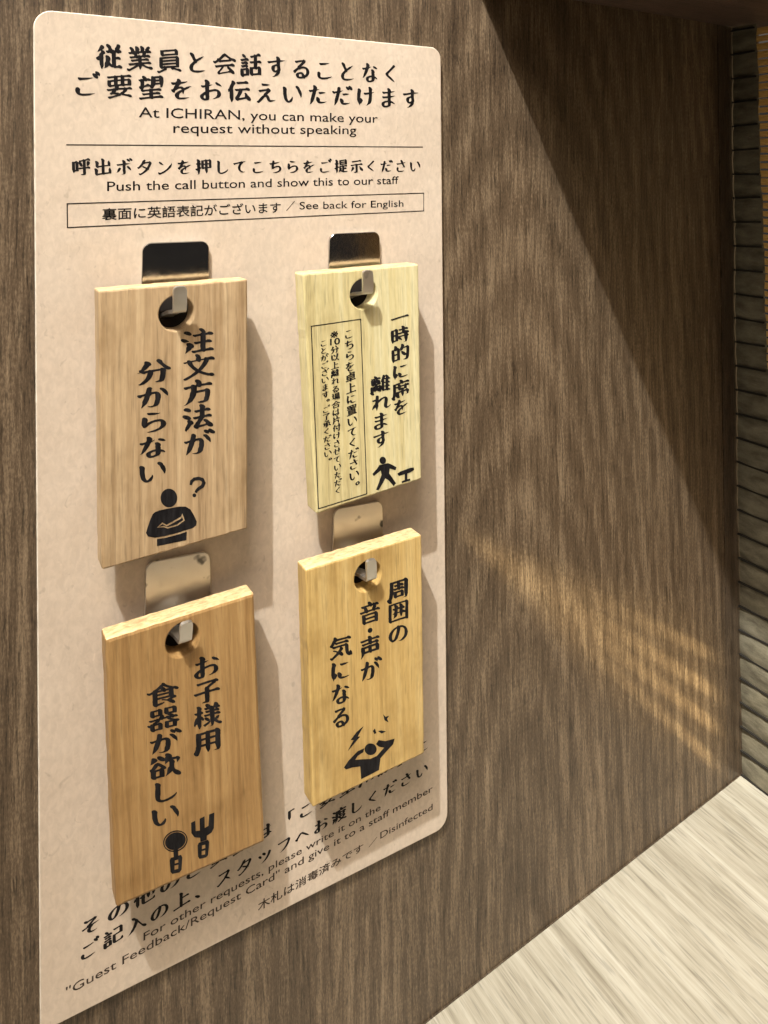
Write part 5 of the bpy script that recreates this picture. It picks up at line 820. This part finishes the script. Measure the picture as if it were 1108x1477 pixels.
# ---- tag: leaving the seat for a while
t, M, S = make_tag([(437, 395), (604, 380.5), (608.5, 691), (456, 742)], -0.0122, -0.0124, (525, 424), 0.0042, W_UR,
                   'pale yellow wooden tag with a boxed notice and a walking figure')
def K(cx, cy): return S(440 + cx/5.095, 450 + cy/5.095)
letter = [brush_chars(Quad(S, (562, 448), (591, 443), (592, 596), (566, 603)), '一時的に席を', True),
          brush_chars(Quad(S, (533, 543), (565, 539), (564, 643), (536, 650)), '離れます', True),
          brush_chars(Quad(S, (495, 475), (511, 472), (520.5, 706), (503.5, 712)), 'こちらを卓上に置いてください。', True)]
small = Writing(M)
small.chars(brush_chars(Quad(S, (475.8, 500.3), (489, 497.6), (494, 711), (482, 715)), '分以上離れる場合は片付けさせていただく', True))
small.chars(brush_chars(Quad(S, (460.5, 491), (473, 488), (480, 668), (467, 672)), 'ことがございます。ご了承ください。', True))
small.mesh(font_box(Quad(S, (476.5, 479), (487.5, 476.5), (487.5, 486), (476.5, 488.5)), '※', 0.01))
small.mesh(font_box(Quad(S, (476, 488.5), (490.5, 486.5), (490.5, 496.5), (476, 498.5)), '10', 0.02))
small.build('small_lettering', M_INK, t)
bx = Writing(M); bx.frame([K(*p) for p in ((42, 102), (412, 48), (457, 1338), (95, 1450))], 0.00026); bx.build('ruled_box', M_INK, t)
pic = [[[K(x, y) for x, y in ellipse(571, 1090, 24, 27)]],
       [[K(x, y) for x, y in [(545, 1125), (575, 1118), (610, 1110), (640, 1122), (672, 1140), (665, 1162), (622, 1150), (618, 1185), (640, 1215), (668, 1258), (650, 1278),
                              (612, 1235), (590, 1222), (575, 1250), (540, 1310), (522, 1305), (545, 1245), (562, 1195), (556, 1165), (505, 1205), (495, 1190), (530, 1150)]]],
       [[K(x, y) for x, y in [(678, 1188), (700, 1172), (770, 1146), (798, 1142), (802, 1160), (770, 1180), (752, 1186), (752, 1228), (772, 1224), (774, 1238), (712, 1256), (710, 1244), (732, 1234), (732, 1192), (690, 1205)]]]]
ink_parts(t, M, letter, pic)

# ---- tag: cutlery for children
t, M, S = make_tag([(152, 923), (367, 855.5), (382.5, 1215), (168, 1311)], -0.0120, -0.0126, (263.5, 923), 0.0041, W_LL,
                   'honey brown wooden tag with spoon and fork symbols, below the crossed-arms tag', bev=0.0008)
def K(cx, cy): return S(130 + cx/2.6855, 780 + cy/2.6855)
letter = [brush_chars(Quad(S, (276, 948), (319, 939), (321, 1084), (279, 1091)), 'お子様用', True),
          brush_chars(Quad(S, (211, 988), (259, 981), (263, 1188), (215, 1198)), '食器が欲しい', True)]
def ell(cx, cy, rx, ry, rot=0): return [K(x, y) for x, y in ellipse(cx, cy, rx, ry, 28, rot)]
def pol(*p): return [K(x, y) for x, y in p]
pic = [[ell(330, 1163, 49, 40, -0.45), ell(330, 1163, 44.5, 35.5, -0.45)], [ell(330, 1163, 41.5, 32.5, -0.45)],
       [pol((322, 1198), (340, 1194), (341, 1226), (324, 1230))],
       [pol((312, 1228), (352, 1216), (357, 1226), (354, 1274), (346, 1284), (318, 1290), (311, 1282), (308, 1238)), pol((328, 1238), (341, 1234), (342, 1246), (328, 1250)), pol((327, 1258), (342, 1254), (341, 1270), (327, 1274))],
       [pol((391, 1092), (407, 1084), (409, 1124), (425, 1122), (424, 1076), (443, 1067), (444, 1112), (458, 1104), (461, 1060), (481, 1052), (479, 1112), (470, 1130), (452, 1142), (451, 1158), (427, 1166), (426, 1150), (404, 1148), (392, 1132))],
       [pol((420, 1170), (456, 1158), (461, 1166), (457, 1216), (449, 1226), (424, 1232), (418, 1224), (416, 1180)), pol((433, 1180), (446, 1176), (446, 1190), (433, 1194)), pol((432, 1202), (446, 1198), (445, 1214), (432, 1217))]]
ink_parts(t, M, letter, pic)

# ---- tag: noise around
t, M, S = make_tag([(441, 822), (608.5, 771), (612.5, 1087), (451, 1166)], -0.0122, -0.0126, (531, 831), 0.0042, W_LR,
                   'golden wooden tag with a figure covering its ears, below the pale yellow tag')
def K(cx, cy): return S(420 + cx/2.733, 700 + cy/2.733)
letter = [brush_chars(Quad(S, (559, 838), (591, 832), (590, 926), (559, 932)), '周囲の', True),
          brush_chars(Quad(S, (517, 871), (550, 865), (550, 979), (518, 987)), '音・声が', True, [1, .5, 1, 1]),
          brush_chars(Quad(S, (474, 919), (509, 914), (507, 1047), (476, 1055)), '気になる', True)]
pic = [[ell(313, 1040, 24, 23)],
       [pol((208, 1112), (226, 1085), (262, 1048), (288, 1036), (284, 1052), (262, 1066), (252, 1082), (275, 1080), (312, 1078), (338, 1066), (366, 1034), (346, 1030), (334, 1020), (345, 1004), (372, 1008), (408, 998), (402, 1020), (372, 1052), (352, 1076), (346, 1122), (276, 1158), (272, 1108), (240, 1112), (216, 1120))],
       [pol((286, 948), (262, 990), (272, 990), (222, 1048), (246, 1004), (234, 1004), (258, 972))],
       [pol((362, 902), (372, 912), (386, 908), (378, 920), (384, 934), (368, 926))],
       [pol((322, 968), (330, 958), (336, 976), (328, 980))], [pol((342, 968), (356, 966), (374, 970), (356, 978))]]
ink_parts(t, M, letter, pic)

# hooks: quad of the plate (upper left, upper right, lower right, lower left), hole, tongue
hook([(206, 350.5), (302, 347), (302, 492), (203, 492)], (255, 446), 0.0032, (259.5, 413), -0.0165, 'dark-looking steel hook plate above the tan tag', 0.0, M_STEEL)
hook([(476, 337), (548, 334), (551, 462), (473, 462)], (525, 420), 0.0031, (530, 390), -0.0170, 'dark-looking steel hook plate above the pale yellow tag', 0.0, M_STEEL)
hook([(211, 812), (303, 795), (308, 962), (207, 985)], (262, 916), 0.0030, (269, 897), -0.0160, 'bright scuffed steel hook plate above the honey brown tag', 0.0, M_WORN)
hook([(482, 735), (552, 722), (555, 868), (478, 882)], (530, 828), 0.0030, (535, 807), -0.0162, 'bright scuffed steel hook plate above the golden tag', 0.0, M_WORN)
